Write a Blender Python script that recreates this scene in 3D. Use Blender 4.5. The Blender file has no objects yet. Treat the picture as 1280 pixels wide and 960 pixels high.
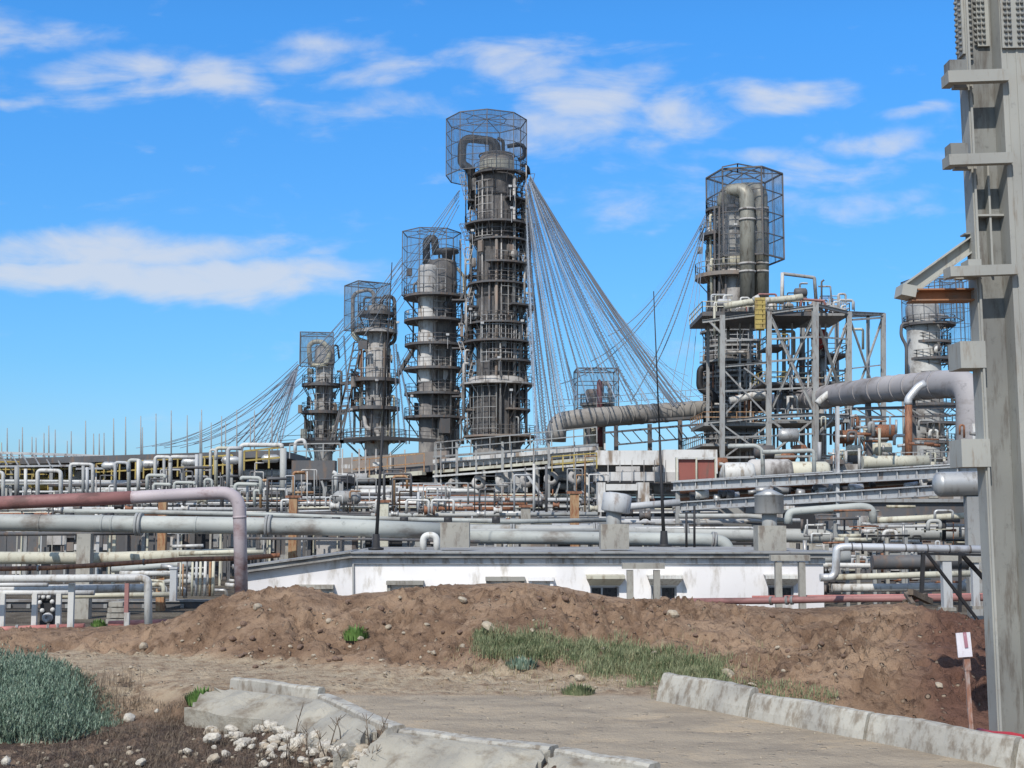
import bpy, math, random
import numpy as np
from mathutils import Vector, Matrix
R = math.radians
random.seed(7)
rng = np.random.RandomState(11)
scene = bpy.context.scene
COL = scene.collection
CAMZ = 3.0
FPX = 1620.0
TH = math.atan(160.0 / FPX)
ST, CT = math.sin(TH), math.cos(TH)
GZ = -1.5                                     # plant ground level behind the berm

def at(px, py, d):
    """point at forward distance d that stands where the survey of the photo puts it"""
    u = (px - 640) / FPX; v = (480 - py) / FPX
    k = d / (CT - v * ST)
    return Vector((u * k, d, CAMZ + (ST + v * CT) * k))
def pz(py, d): return at(640, py, d).z
def pxx(px, d, py=600): return at(px, py, d).x
def sc(d): return d / FPX                     # metres per survey pixel at distance d

# ------------------------------------------------------------------ materials
def _mat(name):
    m = bpy.data.materials.new(name); m.use_nodes = True
    nt = m.node_tree; b = nt.nodes['Principled BSDF']
    return m, nt, b
def N(nt, t, **k):
    n = nt.nodes.new(t)
    for a, b in k.items(): setattr(n, a, b)
    return n
def mixc(nt, fac, a, b, blend='MIX'):
    n = N(nt, 'ShaderNodeMix', data_type='RGBA', blend_type=blend)
    if hasattr(fac, 'is_output'): nt.links.new(fac, n.inputs['Factor'])
    else: n.inputs['Factor'].default_value = fac
    for s, v in (('A', a), ('B', b)):
        i = [q for q in n.inputs if q.name == s and q.type == 'RGBA'][0]
        if hasattr(v, 'is_output'): nt.links.new(v, i)
        else: i.default_value = (*v[:3], 1)
    return [q for q in n.outputs if q.type == 'RGBA'][0]
def noise(nt, scale, detail=4, rough=.6, stretch=(1, 1, 1), coord='Object', dist=0, rotz=0):
    tc = N(nt, 'ShaderNodeTexCoord'); mp = N(nt, 'ShaderNodeMapping')
    mp.inputs['Scale'].default_value = stretch; mp.inputs['Rotation'].default_value = (0, 0, rotz)
    nt.links.new(tc.outputs[coord], mp.inputs['Vector'])
    n = N(nt, 'ShaderNodeTexNoise'); n.inputs['Scale'].default_value = scale
    n.inputs['Detail'].default_value = detail; n.inputs['Roughness'].default_value = rough
    n.inputs['Distortion'].default_value = dist
    nt.links.new(mp.outputs[0], n.inputs['Vector'])
    return n.outputs['Fac']
def ramp(nt, src, a, b):
    m = N(nt, 'ShaderNodeMapRange', interpolation_type='SMOOTHSTEP')
    m.inputs['From Min'].default_value = a; m.inputs['From Max'].default_value = b
    nt.links.new(src, m.inputs['Value']); return m.outputs['Result']
def weathered(name, base, dirt=(.09, .07, .055), amt=.5, scale=1.0, rough=.6, metal=0.0, streak=4.0, second=None, bump=.0, axis='z'):
    """painted or bare surface with streaks of grime, blotches and slow tone changes"""
    m, nt, b = _mat(name)
    st = (streak, streak, 1) if axis == 'z' else (1, 1, streak)
    n1 = noise(nt, scale, 6, .65, st)
    n2 = noise(nt, scale * 4.3, 5, .7)
    n3 = noise(nt, scale * .35, 2, .5)
    c = mixc(nt, ramp(nt, n1, .62 - amt * .35, .78 - amt * .2), base, dirt)
    c = mixc(nt, ramp(nt, n2, .55, .8), c, second or tuple(x * .55 for x in base))
    c = mixc(nt, ramp(nt, n3, .3, .7), c, mixc(nt, 1.0, c, (.72, .72, .74), 'MULTIPLY'))
    nt.links.new(c, b.inputs['Base Color'])
    b.inputs['Metallic'].default_value = metal
    mr = N(nt, 'ShaderNodeMapRange'); mr.inputs['To Min'].default_value = max(0, rough - .12); mr.inputs['To Max'].default_value = min(1, rough + .2)
    nt.links.new(n2, mr.inputs['Value']); nt.links.new(mr.outputs['Result'], b.inputs['Roughness'])
    if bump:
        bp = N(nt, 'ShaderNodeBump'); bp.inputs['Strength'].default_value = .6; bp.inputs['Distance'].default_value = bump
        nt.links.new(n2, bp.inputs['Height']); nt.links.new(bp.outputs[0], b.inputs['Normal'])
    return m
M = {}
M['steel'] = weathered('grey_painted_steel', (.31, .315, .305), (.15, .105, .08), .35, .8)
M['steel_light'] = weathered('light_grey_painted_steel', (.46, .47, .47), (.2, .15, .12), .3, .8)
M['steel_dark'] = weathered('grimy_shade_dark_steel', (.105, .105, .108), (.17, .12, .09), .4, .7)  # base kept dark to carry the shade inside the process bays, grime over it
M['black'] = weathered('black_painted_steel', (.02, .02, .022), (.05, .035, .03), .2, 2)
M['grey_pipe'] = weathered('grey_pipe_paint', (.40, .405, .38), (.2, .165, .125), .28, .5, streak=.3, axis='y')
M['pipe_a'] = weathered('pale_green_grey_pipe_paint', (.42, .435, .40), (.18, .155, .13), .32, .7, streak=.5)
M['pipe_w'] = weathered('chalky_white_pipe_cladding', (.60, .595, .56), (.28, .235, .18), .38, .9, .55)
M['pipe_cream'] = weathered('cream_pipe_cladding', (.55, .53, .42), (.25, .19, .12), .35, .8)
M['pipe_pink'] = weathered('faded_pinkish_grey_pipe', (.46, .40, .41), (.22, .11, .1), .45, 1.2, streak=.6)
M['pipe_red'] = weathered('faded_red_primer_pipe', (.32, .15, .135), (.15, .075, .065), .35, 1.4, streak=.5)
M['pipe_salmon'] = weathered('salmon_primer_pipe', (.52, .2, .17), (.25, .12, .1), .35, 1.5, streak=.6)
M['silver'] = weathered('dull_silver_cladding', (.50, .50, .48), (.24, .215, .18), .35, .7, .42, .45)
M['silver_b'] = weathered('bright_silver_cladding', (.66, .66, .65), (.36, .33, .3), .3, .7, .38, .4)
M['rust'] = weathered('rusted_steel', (.30, .13, .065), (.12, .05, .03), .5, 2.0)
M['rust_y'] = weathered('rusty_yellow_steel', (.42, .27, .14), (.3, .12, .05), .6, 2.2)
M['yellow'] = weathered('yellow_rail_paint', (.42, .32, .09), (.22, .14, .07), .4, 1)
M['concrete'] = weathered('stained_concrete', (.36, .345, .30), (.2, .17, .14), .4, 1.2, .85, streak=3, bump=.02)
M['concrete_d'] = weathered('grey_roof_slab_concrete', (.33, .325, .31), (.17, .155, .14), .45, 1.2, .9, streak=1, bump=.02)
M['kerb'] = weathered('weathered_kerb_concrete', (.42, .40, .345), (.23, .195, .15), .55, 3.2, .9, streak=2.2, bump=.015)
M['kerb_rough'] = weathered('broken_dusty_concrete', (.36, .335, .275), (.2, .165, .12), .45, 3.5, .95, streak=.6, second=(.24, .225, .19), bump=.04)
M['plaster'] = weathered('white_plaster', (.88, .86, .84), (.50, .46, .40), .32, .6, .8, streak=3, second=(.76, .74, .72))
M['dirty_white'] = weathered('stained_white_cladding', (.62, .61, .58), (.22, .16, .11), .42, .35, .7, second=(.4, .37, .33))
M['brick'] = weathered('dusty_brick_red_panel', (.28, .095, .075), (.18, .1, .08), .3, .6, .9)
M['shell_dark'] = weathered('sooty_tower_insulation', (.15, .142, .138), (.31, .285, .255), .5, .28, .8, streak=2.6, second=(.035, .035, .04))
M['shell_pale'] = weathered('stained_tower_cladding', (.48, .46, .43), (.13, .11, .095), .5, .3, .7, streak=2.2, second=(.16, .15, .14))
M['shell_rust'] = weathered('rust_stained_tower_shell', (.23, .205, .18), (.30, .22, .17), .5, .35, .8, streak=2.5)
M['shell_silver'] = weathered('silver_tower_cladding', (.55, .545, .51), (.2, .175, .15), .5, .3, .6, .1, streak=.8, second=(.2, .19, .18))
M['col'] = weathered('warm_grey_column_paint', (.36, .36, .325), (.26, .225, .18), .25, 1.6, .65, streak=6, second=(.235, .235, .22))
M['col_d'] = weathered('shaded_column_web_paint', (.225, .23, .215), (.13, .12, .105), .45, 1.6, .7, streak=6)  # column paint darkened, so the shade of the web recess sits in the colour
M['orange_rust'] = weathered('orange_rust_beam', (.36, .17, .085), (.22, .2, .17), .5, 2.5, .8, streak=.7)
M['red_hose'] = weathered('red_hose_plastic', (.42, .03, .035), (.2, .03, .03), .3, 2, .5)
M['glass'] = weathered('dusty_dark_glass', (.03, .035, .04), (.12, .11, .1), .3, 2, .25)
M['wood'] = weathered('reddish_wood_stake', (.3, .15, .1), (.4, .32, .28), .5, 4, .85)
M['sign'] = weathered('white_sign_paint', (.75, .72, .75), (.5, .35, .38), .3, 4, .6)
M['sign_mark'] = weathered('faded_red_sign_paint', (.42, .2, .24), (.6, .5, .52), .3, 6, .7)
M['stone'] = weathered('pale_limestone', (.56, .52, .44), (.36, .30, .22), .45, 5, .9, streak=1, bump=.01)
M['stone_b'] = weathered('tan_stone', (.42, .36, .27), (.3, .2, .13), .35, 5, .9, streak=1, bump=.01)

def net_material(name, col, alpha, cells=7.0):
    """fine mesh netting: transparent sheet with an uneven weave"""
    m, nt, b = _mat(name)
    b.inputs['Base Color'].default_value = (*col, 1); b.inputs['Roughness'].default_value = .9
    tr = N(nt, 'ShaderNodeBsdfTransparent'); mx = N(nt, 'ShaderNodeMixShader')
    n = noise(nt, .9, 4, .7, (3, 3, .8))
    mr = N(nt, 'ShaderNodeMapRange'); mr.inputs['From Min'].default_value = .35; mr.inputs['From Max'].default_value = .65
    mr.inputs['To Min'].default_value = alpha * .45; mr.inputs['To Max'].default_value = alpha * 1.4
    nt.links.new(n, mr.inputs['Value']); nt.links.new(mr.outputs[0], mx.inputs[0])
    nt.links.new(tr.outputs[0], mx.inputs[1]); nt.links.new(b.outputs[0], mx.inputs[2])
    nt.links.new(mx.outputs[0], nt.nodes['Material Output'].inputs['Surface'])
    return m
M['net'] = net_material('grey_cage_netting', (.10, .12, .15), .34)
M['net_light'] = net_material('thin_cage_netting', (.11, .13, .16), .2)
M['net_dark'] = net_material('sooty_scaffold_netting', (.05, .05, .055), .30)

# ------------------------------------------------------------------ mesh builder
class MB:
    def __init__(s): s.v = []; s.f = []; s.sm = []; s.mi = []; s.cm = 0
    def add(s, vs, fs, smooth=False):
        o = len(s.v); s.v += [tuple(v) for v in vs]
        for f in fs: s.f.append(tuple(i + o for i in f)); s.sm.append(smooth); s.mi.append(s.cm)
    def box(s, c, size, rot=None):
        x, y, z = (q / 2 for q in size)
        vs = [Vector((a * x, b * y, g * z)) for a in (-1, 1) for b in (-1, 1) for g in (-1, 1)]
        if rot is not None: vs = [rot @ v for v in vs]
        c = Vector(c)
        s.add([v + c for v in vs], [(0, 1, 3, 2), (4, 6, 7, 5), (0, 4, 5, 1), (2, 3, 7, 6), (0, 2, 6, 4), (1, 5, 7, 3)])
    def bar(s, p, q, w, h=None, up=(0, 0, 1)):
        h = h or w; p = Vector(p); q = Vector(q); d = q - p
        if d.length < 1e-6: return
        d.normalize(); u = Vector(up)
        if abs(d.dot(u)) > .98: u = Vector((0, 1, 0))
        a = d.cross(u).normalized(); b = a.cross(d)
        a = a * w / 2; b = b * h / 2
        vs = [p - a - b, p + a - b, p + a + b, p - a + b, q - a - b, q + a - b, q + a + b, q - a + b]
        s.add(vs, [(3, 2, 1, 0), (4, 5, 6, 7), (0, 1, 5, 4), (1, 2, 6, 5), (2, 3, 7, 6), (3, 0, 4, 7)])
    def ibeam(s, p, q, w, h, t=None, up=(0, 0, 1)):
        """I section: flanges w wide, h deep"""
        t = t or h * .09; p = Vector(p); q = Vector(q); d = (q - p).normalized(); u = Vector(up)
        if abs(d.dot(u)) > .98: u = Vector((0, 1, 0))
        a = d.cross(u).normalized(); b = a.cross(d)
        s.bar(p + b * (h / 2 - t / 2), q + b * (h / 2 - t / 2), w, t, up)
        s.bar(p - b * (h / 2 - t / 2), q - b * (h / 2 - t / 2), w, t, up)
        s.bar(p, q, t, h - 2 * t, up)
    def tube(s, pts, r, seg=10, bend=0, cap=True, radii=None):
        pts = [Vector(p) for p in pts]
        if bend and len(pts) > 2:
            out = [pts[0]]
            for i in range(1, len(pts) - 1):
                a, b, c = pts[i - 1], pts[i], pts[i + 1]
                l = min(bend, (a - b).length * .49, (c - b).length * .49)
                p0 = b + (a - b).normalized() * l; p1 = b + (c - b).normalized() * l
                for k in range(7):
                    t = k / 6; out.append(p0 * (1 - t) ** 2 + b * 2 * t * (1 - t) + p1 * t * t)
            out.append(pts[-1]); pts = out
        n = len(pts); tang = []
        for i in range(n):
            a = pts[max(0, i - 1)]; b = pts[min(n - 1, i + 1)]; tang.append((b - a).normalized())
        t0 = tang[0]; ref = Vector((0, 0, 1)) if abs(t0.z) < .9 else Vector((1, 0, 0))
        u = t0.cross(ref).normalized(); vs = []
        for i in range(n):
            u = (u - tang[i] * u.dot(tang[i])).normalized(); w = tang[i].cross(u)
            rr = radii[i] if radii else r
            for k in range(seg):
                a = 2 * math.pi * k / seg
                vs.append(pts[i] + (u * math.cos(a) + w * math.sin(a)) * rr)
        fs = [(i * seg + k, i * seg + (k + 1) % seg, (i + 1) * seg + (k + 1) % seg, (i + 1) * seg + k) for i in range(n - 1) for k in range(seg)]
        s.add(vs, fs, True)
        if cap:
            o = len(s.v) - n * seg
            s.f.append(tuple(o + k for k in reversed(range(seg)))); s.sm.append(False); s.mi.append(s.cm)
            s.f.append(tuple(o + (n - 1) * seg + k for k in range(seg))); s.sm.append(False); s.mi.append(s.cm)
    def lathe(s, c, prof, seg=28, axis=None):
        """prof: (radius, height) up the axis through c"""
        c = Vector(c); vs = []
        ax = Vector(axis or (0, 0, 1)).normalized()
        u = ax.cross(Vector((0, 1, 0)) if abs(ax.y) < .9 else Vector((1, 0, 0))).normalized(); w = ax.cross(u)
        for r, h in prof:
            for k in range(seg):
                a = 2 * math.pi * k / seg
                vs.append(c + ax * h + (u * math.cos(a) + w * math.sin(a)) * max(r, 1e-4))
        n = len(prof)
        s.add(vs, [(i * seg + k, i * seg + (k + 1) % seg, (i + 1) * seg + (k + 1) % seg, (i + 1) * seg + k) for i in range(n - 1) for k in range(seg)], True)
    def ring(s, c, r0, r1, h, a0=0, a1=360, seg=28):
        """flat annulus sector, h thick, its top at c.z"""
        c = Vector(c); n = max(2, int(seg * (a1 - a0) / 360)); vs = []
        for k in range(n + 1):
            a = R(a0 + (a1 - a0) * k / n); ca, sa = math.cos(a), math.sin(a)
            for r, z in ((r0, 0), (r1, 0), (r1, -h), (r0, -h)): vs.append(c + Vector((r * ca, r * sa, z)))
        fs = []
        for k in range(n):
            for j in range(4): fs.append((k * 4 + j, k * 4 + (j + 1) % 4, k * 4 + 4 + (j + 1) % 4, k * 4 + 4 + j))
        if a1 - a0 < 359: fs += [(0, 1, 2, 3), (n * 4 + 3, n * 4 + 2, n * 4 + 1, n * 4)]
        s.add(vs, fs)
    def build(s, name, mat, parent=None, loc=None):
        me = bpy.data.meshes.new(name)
        off = Vector((0, 0, 0)); p = parent
        while p is not None: off += p.location; p = p.parent
        if loc is not None: off += Vector(loc)
        va = np.array(s.v, dtype=np.float64).reshape(-1, 3) - np.array(off)
        me.from_pydata(va.tolist(), [], s.f)
        me.polygons.foreach_set('use_smooth', s.sm)
        mats = mat if isinstance(mat, (list, tuple)) else [mat]
        for m in mats: me.materials.append(m)
        me.polygons.foreach_set('material_index', s.mi)
        me.update()
        o = bpy.data.objects.new(name, me); COL.objects.link(o)
        if parent: o.parent = parent
        if loc is not None: o.location = Vector(loc)
        return o

def tag(o, label=None, cat=None, group=None, kind=None):
    if label: o['label'] = label
    if cat: o['category'] = cat
    if group: o['group'] = group
    if kind: o['kind'] = kind
    return o
def thing(name, label, cat, loc, group=None):
    o = bpy.data.objects.new(name, None); COL.objects.link(o); o.location = Vector(loc); o.empty_display_size = .3
    return tag(o, label, cat, group)
def solo(mb, name, mat, label, cat, loc=None, group=None, kind=None):
    return tag(mb.build(name, mat, None, loc), label, cat, group, kind)
def kids(o): return [c for c in list(bpy.data.objects) if c.parent == o]
def copy_tree(o, parent=None, tree=None):
    if tree is None:
        tree = {}
        for q in bpy.data.objects:
            if q.parent: tree.setdefault(q.parent.name, []).append(q)
    c = o.copy(); COL.objects.link(c); c.parent = parent
    for ch in tree.get(o.name, []): copy_tree(ch, c, tree)
    return c
def rail(mb, pts, h=1.05, w=.05, step=1.5, levels=(1.0, .5), closed=False):
    pts = [Vector(p) for p in pts]
    if closed: pts = pts + [pts[0]]
    for a, b in zip(pts, pts[1:]):
        L = (b - a).length; n = max(1, int(L / step))
        for k in range(n + 1):
            p = a.lerp(b, k / n); mb.bar(p, p + Vector((0, 0, h)), w)
        for l in levels: mb.bar(a + Vector((0, 0, h * l)), b + Vector((0, 0, h * l)), w)
# ------------------------------------------------------------------ terrain
def vnoise(x, y, seed=0):
    xi = np.floor(x).astype(np.int64); yi = np.floor(y).astype(np.int64)
    xf = x - xi; yf = y - yi
    def hsh(a, b):
        h = (a * 374761393 + b * 668265263 + seed * 1442695041) & 0xffffffff
        h = ((h ^ (h >> 13)) * 1274126177) & 0xffffffff
        return ((h ^ (h >> 16)) & 0xffff) / 65535.0
    sx = xf * xf * (3 - 2 * xf); sy = yf * yf * (3 - 2 * yf)
    a = hsh(xi, yi); b = hsh(xi + 1, yi); c = hsh(xi, yi + 1); d = hsh(xi + 1, yi + 1)
    return (a * (1 - sx) + b * sx) * (1 - sy) + (c * (1 - sx) + d * sx) * sy
def fbm(x, y, f, oct=5, g=.5, seed=0):
    t = 0; a = 1; s = 0
    for k in range(oct):
        t = t + a * (vnoise(x * f + 17.3 * k, y * f - 9.1 * k, seed + k) - .5); s += a; a *= g; f *= 2.03
    return t / s
def sst(e0, e1, x):
    t = np.clip((x - e0) / (e1 - e0), 0, 1); return t * t * (3 - 2 * t)
YC = 30.0
crest_px = [(-300, 790), (0, 790), (110, 787), (190, 782), (215, 775), (265, 752), (300, 744), (340, 737), (370, 735), (400, 740), (425, 745), (450, 743), (500, 738), (560, 733), (640, 729), (700, 734), (760, 746), (820, 752), (880, 755), (960, 760), (1000, 763), (1060, 760), (1100, 757), (1140, 757), (1170, 764), (1240, 782), (1350, 800), (1600, 800)]
cx_ = np.array([at(a, b, YC).x for a, b in crest_px]); cz_ = np.array([at(a, b, YC).z for a, b in crest_px])
toe = [(-300, 28.3), (100, 28), (180, 27.3), (300, 26), (450, 24.6), (600, 23.5), (760, 22.8), (880, 22.3), (1000, 20.2), (1100, 18.6), (1240, 17.6), (1600, 17)]
tx_ = np.array([pxx(a, YC) for a, b in toe]); ty_ = np.array([b for a, b in toe])
K_IN = [(-5.4, 23.0), (-4.75, 22.2), (-3.05, 20.9), (-1.5, 17.6), (.55, 16.2), (1.6, 15.3), (4.0, 12.6)]      # inner kerb line of the road
B_OUT = [(2.25, 21.6), (3.55, 19.5), (4.78, 17.65), (6.15, 15.7), (8.6, 12.3)]                                  # line of the kerb blocks on the far side
def xl(y, line):
    ys = np.array([p[1] for p in line][::-1]); xs = np.array([p[0] for p in line][::-1])
    return np.interp(y, ys, xs)
def terrain(x, y):
    xx = x * YC / np.maximum(y, 12.0)                       # the berm follows a gentle arc about the road
    xc = np.where(y < YC, xx * .75 + x * .25, x)
    zc = np.interp(xc, cx_, cz_); yb = np.interp(xc, tx_, ty_)
    n1 = fbm(x, y, .55, 5, .55, 3); n2 = fbm(x, y, 2.6, 4, .6, 9)
    low = -.42 * sst(0.25, 1.5, xl(y, K_IN) - x) * sst(24.5, 22.0, y)
    lowr = -.55 * sst(.1, 1.2, x - xl(y, B_OUT)) * sst(22.5, 20.5, y)
    base = low + lowr
    road = sst(-.25, .15, x - xl(y, K_IN)) * sst(-.2, .1, xl(y, B_OUT) - x) * sst(22.0, 21.6, y + .15 * n1)
    t = sst(0, 1, np.clip((y - yb - .9 * n1) / (YC - yb), 0, 1)) ** .85
    z = base * (1 - t) + zc * t
    steep = np.clip(t * 4, 0, 1)
    n3 = fbm(x, y, 9.0, 3, .6, 71); edge = 1 - .6 * sst(28.6, 30, y)
    z = z + (1 - road) * (.10 * n1 + .085 * n2 + .075 * n3) * (.6 + 1.1 * steep) * edge
    gul = np.abs(fbm(x * 1.0, y * .8, .7, 5, .62, 21))
    z = z - steep * sst(30, 28, y) * (.20 * np.clip(.10 - gul, 0, 1) / .10) * 1.1
    clod = np.clip(fbm(x, y, 6.0, 4, .62, 33) - .05, 0, 1) * np.clip(.4 + 3 * fbm(x, y, .5, 3, .5, 44), 0, 1) * edge
    z = z + (1 - road) * clod * (.35 + .75 * steep)
    rut = np.sin((x * .79 + y * .61) * 3.9) ; z = z + road * (.03 * n1 - .022 * np.clip(rut, 0, 1) ** 3 + .012 * n3)
    back = sst(YC + .3, YC + 5.0, y)
    z = z * (1 - back) + (GZ + .06 * n1) * back
    far = sst(60, 400, y); z = z * (1 - far) + GZ * far
    return z, road, t
def axis(dense0, dense1, step, lo, hi, g=1.22):
    a = list(np.arange(dense0, dense1, step)); s = step; v = dense0; L = []
    while v > lo: s *= g; v -= s; L.append(v)
    s = step; v = a[-1]; Rr = []
    while v < hi: s *= g; v += s; Rr.append(v)
    return np.array(L[::-1] + a + Rr)
gx = axis(-12.5, 12.5, .065, -2500, 2500); gy = axis(13.6, 31.5, .065, -60, 4000)
X, Y = np.meshgrid(gx, gy); Z, ROAD, TT = terrain(X, Y)
nx, ny = len(gx), len(gy)
me = bpy.data.meshes.new('ground')
co = np.stack([X, Y, Z], -1).reshape(-1, 3)
idx = np.arange(nx * ny).reshape(ny, nx)
q = np.stack([idx[:-1, :-1], idx[:-1, 1:], idx[1:, 1:], idx[1:, :-1]], -1).reshape(-1, 4)
me.vertices.add(len(co)); me.vertices.foreach_set('co', co.ravel())
me.loops.add(q.size); me.loops.foreach_set('vertex_index', q.ravel())
me.polygons.add(len(q)); me.polygons.foreach_set('loop_start', np.arange(0, q.size, 4)); me.polygons.foreach_set('loop_total', np.full(len(q), 4))
me.polygons.foreach_set('use_smooth', np.ones(len(q), bool))
me.update()
# zones of soil: R road dust, G pale trampled track, B dark scorched litter, A darker red cut
pale = sst(1.0, .15, TT * 6) * sst(-12, -9, X) * sst(3.2, 1.5, X + .4 * (Y - 23)) * sst(21.2, 22.6, Y + .18 * (X + 3)) * (1 - ROAD)
pale = pale * (.55 + .9 * np.clip(fbm(X, Y * 2, .9, 4, .6, 51) + .25, 0, 1))
burn = sst(22.8, 21.6, Y - .1 * X) * sst(-.4, .4, xl(Y, K_IN) - X) * sst(-9.5, -6.5, X + .9 * fbm(X, Y, .5, 3, .5, 4) * 4)
cut = sst(5.2, 6.3, X * 30 / np.maximum(Y, 10) * .62 + .4 * fbm(X, Y, .4, 3, .5, 5)) * (TT > 0) * sst(32, 30, Y)
far = sst(31, 36, Y)
ca = me.color_attributes.new('zone', 'FLOAT_COLOR', 'POINT')
ca.data.foreach_set('color', np.stack([ROAD, np.clip(pale, 0, 1), np.clip(burn, 0, 1), np.clip(cut, 0, 1)], -1).reshape(-1).astype(np.float32))
cb = me.color_attributes.new('zone_far', 'FLOAT_COLOR', 'POINT')
cb.data.foreach_set('color', np.stack([far, TT, TT * 0, TT * 0 + 1], -1).reshape(-1).astype(np.float32))
ground = bpy.data.objects.new('ground', me); COL.objects.link(ground); ground['kind'] = 'structure'

m, nt, b = _mat('ground_soil')
va = N(nt, 'ShaderNodeVertexColor', layer_name='zone'); sp = N(nt, 'ShaderNodeSeparateColor'); nt.links.new(va.outputs['Color'], sp.inputs[0])
vb = N(nt, 'ShaderNodeVertexColor', layer_name='zone_far'); sp2 = N(nt, 'ShaderNodeSeparateColor'); nt.links.new(vb.outputs['Color'], sp2.inputs[0])
nA = noise(nt, .55, 6, .65); nB = noise(nt, 3.2, 6, .7); nC = noise(nt, 16, 4, .7); nD = noise(nt, 1.0, 6, .65, (.7, 1.5, 1), rotz=R(-38))
soil = mixc(nt, ramp(nt, nA, .35, .65), (.19, .122, .08), (.34, .235, .158))
soil = mixc(nt, ramp(nt, nB, .48, .72), soil, (.09, .057, .04))
soil = mixc(nt, ramp(nt, noise(nt, .9, 6, .7, (1, 1, 2.5), 'Object', .6), .52, .66), soil, (.30, .21, .145))
soil = mixc(nt, ramp(nt, nC, .58, .78), soil, (.36, .26, .18))
red = mixc(nt, ramp(nt, nB, .4, .7), (.155, .085, .062), (.10, .055, .04))
soil = mixc(nt, va.outputs['Alpha'], soil, red)
palec = mixc(nt, ramp(nt, nB, .4, .7), (.46, .38, .27), (.25, .175, .115))
soil = mixc(nt, sp.outputs[1], soil, palec)
burnc = mixc(nt, ramp(nt, nB, .42, .66), (.075, .055, .045), (.22, .155, .11))
burnc = mixc(nt, ramp(nt, nC, .6, .75), burnc, (.3, .25, .2))
soil = mixc(nt, sp.outputs[2], soil, burnc)
roadc = mixc(nt, ramp(nt, nD, .4, .62), (.36, .30, .225), (.28, .235, .18))
roadc = mixc(nt, ramp(nt, nC, .62, .75), roadc, (.47, .39, .29))
roadc = mixc(nt, ramp(nt, noise(nt, .8, 5, .7, (1, 1.8, 1), 'Object', .5), .5, .75), roadc, (.43, .34, .235))
soil = mixc(nt, sp.outputs[0], soil, roadc)
soil = mixc(nt, sp2.outputs[0], soil, mixc(nt, ramp(nt, nA, .4, .6), (.09, .075, .06), (.16, .14, .11)))
tcv = N(nt, 'ShaderNodeTexCoord'); vor = N(nt, 'ShaderNodeTexVoronoi'); vor.inputs['Scale'].default_value = 6.5; nt.links.new(tcv.outputs['Object'], vor.inputs['Vector'])
vs_ = N(nt, 'ShaderNodeSeparateColor'); nt.links.new(vor.outputs['Color'], vs_.inputs[0])
peb = N(nt, 'ShaderNodeMath', operation='MULTIPLY'); nt.links.new(ramp(nt, vs_.outputs[0], .78, .82), peb.inputs[0]); nt.links.new(ramp(nt, vor.outputs['Distance'], .34, .2), peb.inputs[1])
pf = N(nt, 'ShaderNodeMath', operation='MULTIPLY'); nt.links.new(peb.outputs[0], pf.inputs[0]); pfr = N(nt, 'ShaderNodeMath', operation='SUBTRACT'); pfr.inputs[0].default_value = .75; nt.links.new(sp.outputs[0], pfr.inputs[1]); pfr.use_clamp = True; nt.links.new(pfr.outputs[0], pf.inputs[1])
soil = mixc(nt, pf.outputs[0], soil, mixc(nt, vs_.outputs[1], (.42, .35, .26), (.16, .11, .08)))
nt.links.new(soil, b.inputs['Base Color']); b.inputs['Roughness'].default_value = 1.0
b.inputs['Specular IOR Level'].default_value = .1
bp = N(nt, 'ShaderNodeBump'); bp.inputs['Strength'].default_value = .9; bp.inputs['Distance'].default_value = .07
ad0 = N(nt, 'ShaderNodeMath', operation='ADD'); nt.links.new(nB, ad0.inputs[0]); nt.links.new(peb.outputs[0], ad0.inputs[1]); ad = N(nt, 'ShaderNodeMath', operation='ADD'); nt.links.new(ad0.outputs[0], ad.inputs[0]); nt.links.new(nC, ad.inputs[1])
nt.links.new(ad.outputs[0], bp.inputs['Height'])
bs = N(nt, 'ShaderNodeMath', operation='SUBTRACT'); bs.inputs[0].default_value = 1.0
rm = N(nt, 'ShaderNodeMath', operation='MULTIPLY'); nt.links.new(sp.outputs[0], rm.inputs[0]); rm.inputs[1].default_value = .3
nt.links.new(rm.outputs[0], bs.inputs[1]); nt.links.new(bs.outputs[0], bp.inputs['Strength'])
nt.links.new(bp.outputs[0], b.inputs['Normal'])
me.materials.append(m)
import bisect
GXL, GYL = gx.tolist(), gy.tolist()
def gz(x, y):
    i = min(max(bisect.bisect_right(GXL, x) - 1, 0), nx - 2); j = min(max(bisect.bisect_right(GYL, y) - 1, 0), ny - 2)
    a = (x - GXL[i]) / (GXL[i + 1] - GXL[i]); b = (y - GYL[j]) / (GYL[j + 1] - GYL[j])
    return float((Z[j, i] * (1 - a) + Z[j, i + 1] * a) * (1 - b) + (Z[j + 1, i] * (1 - a) + Z[j + 1, i + 1] * a) * b)
def ground_hit(px, py):
    """where the ground lies along the survey ray of a photo point"""
    d = 14.0
    while d < 60:
        p = at(px, py, d)
        if p.z <= gz(p.x, p.y): return Vector((p.x, p.y, gz(p.x, p.y)))
        d += .05
    return at(px, py, 30)

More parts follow.
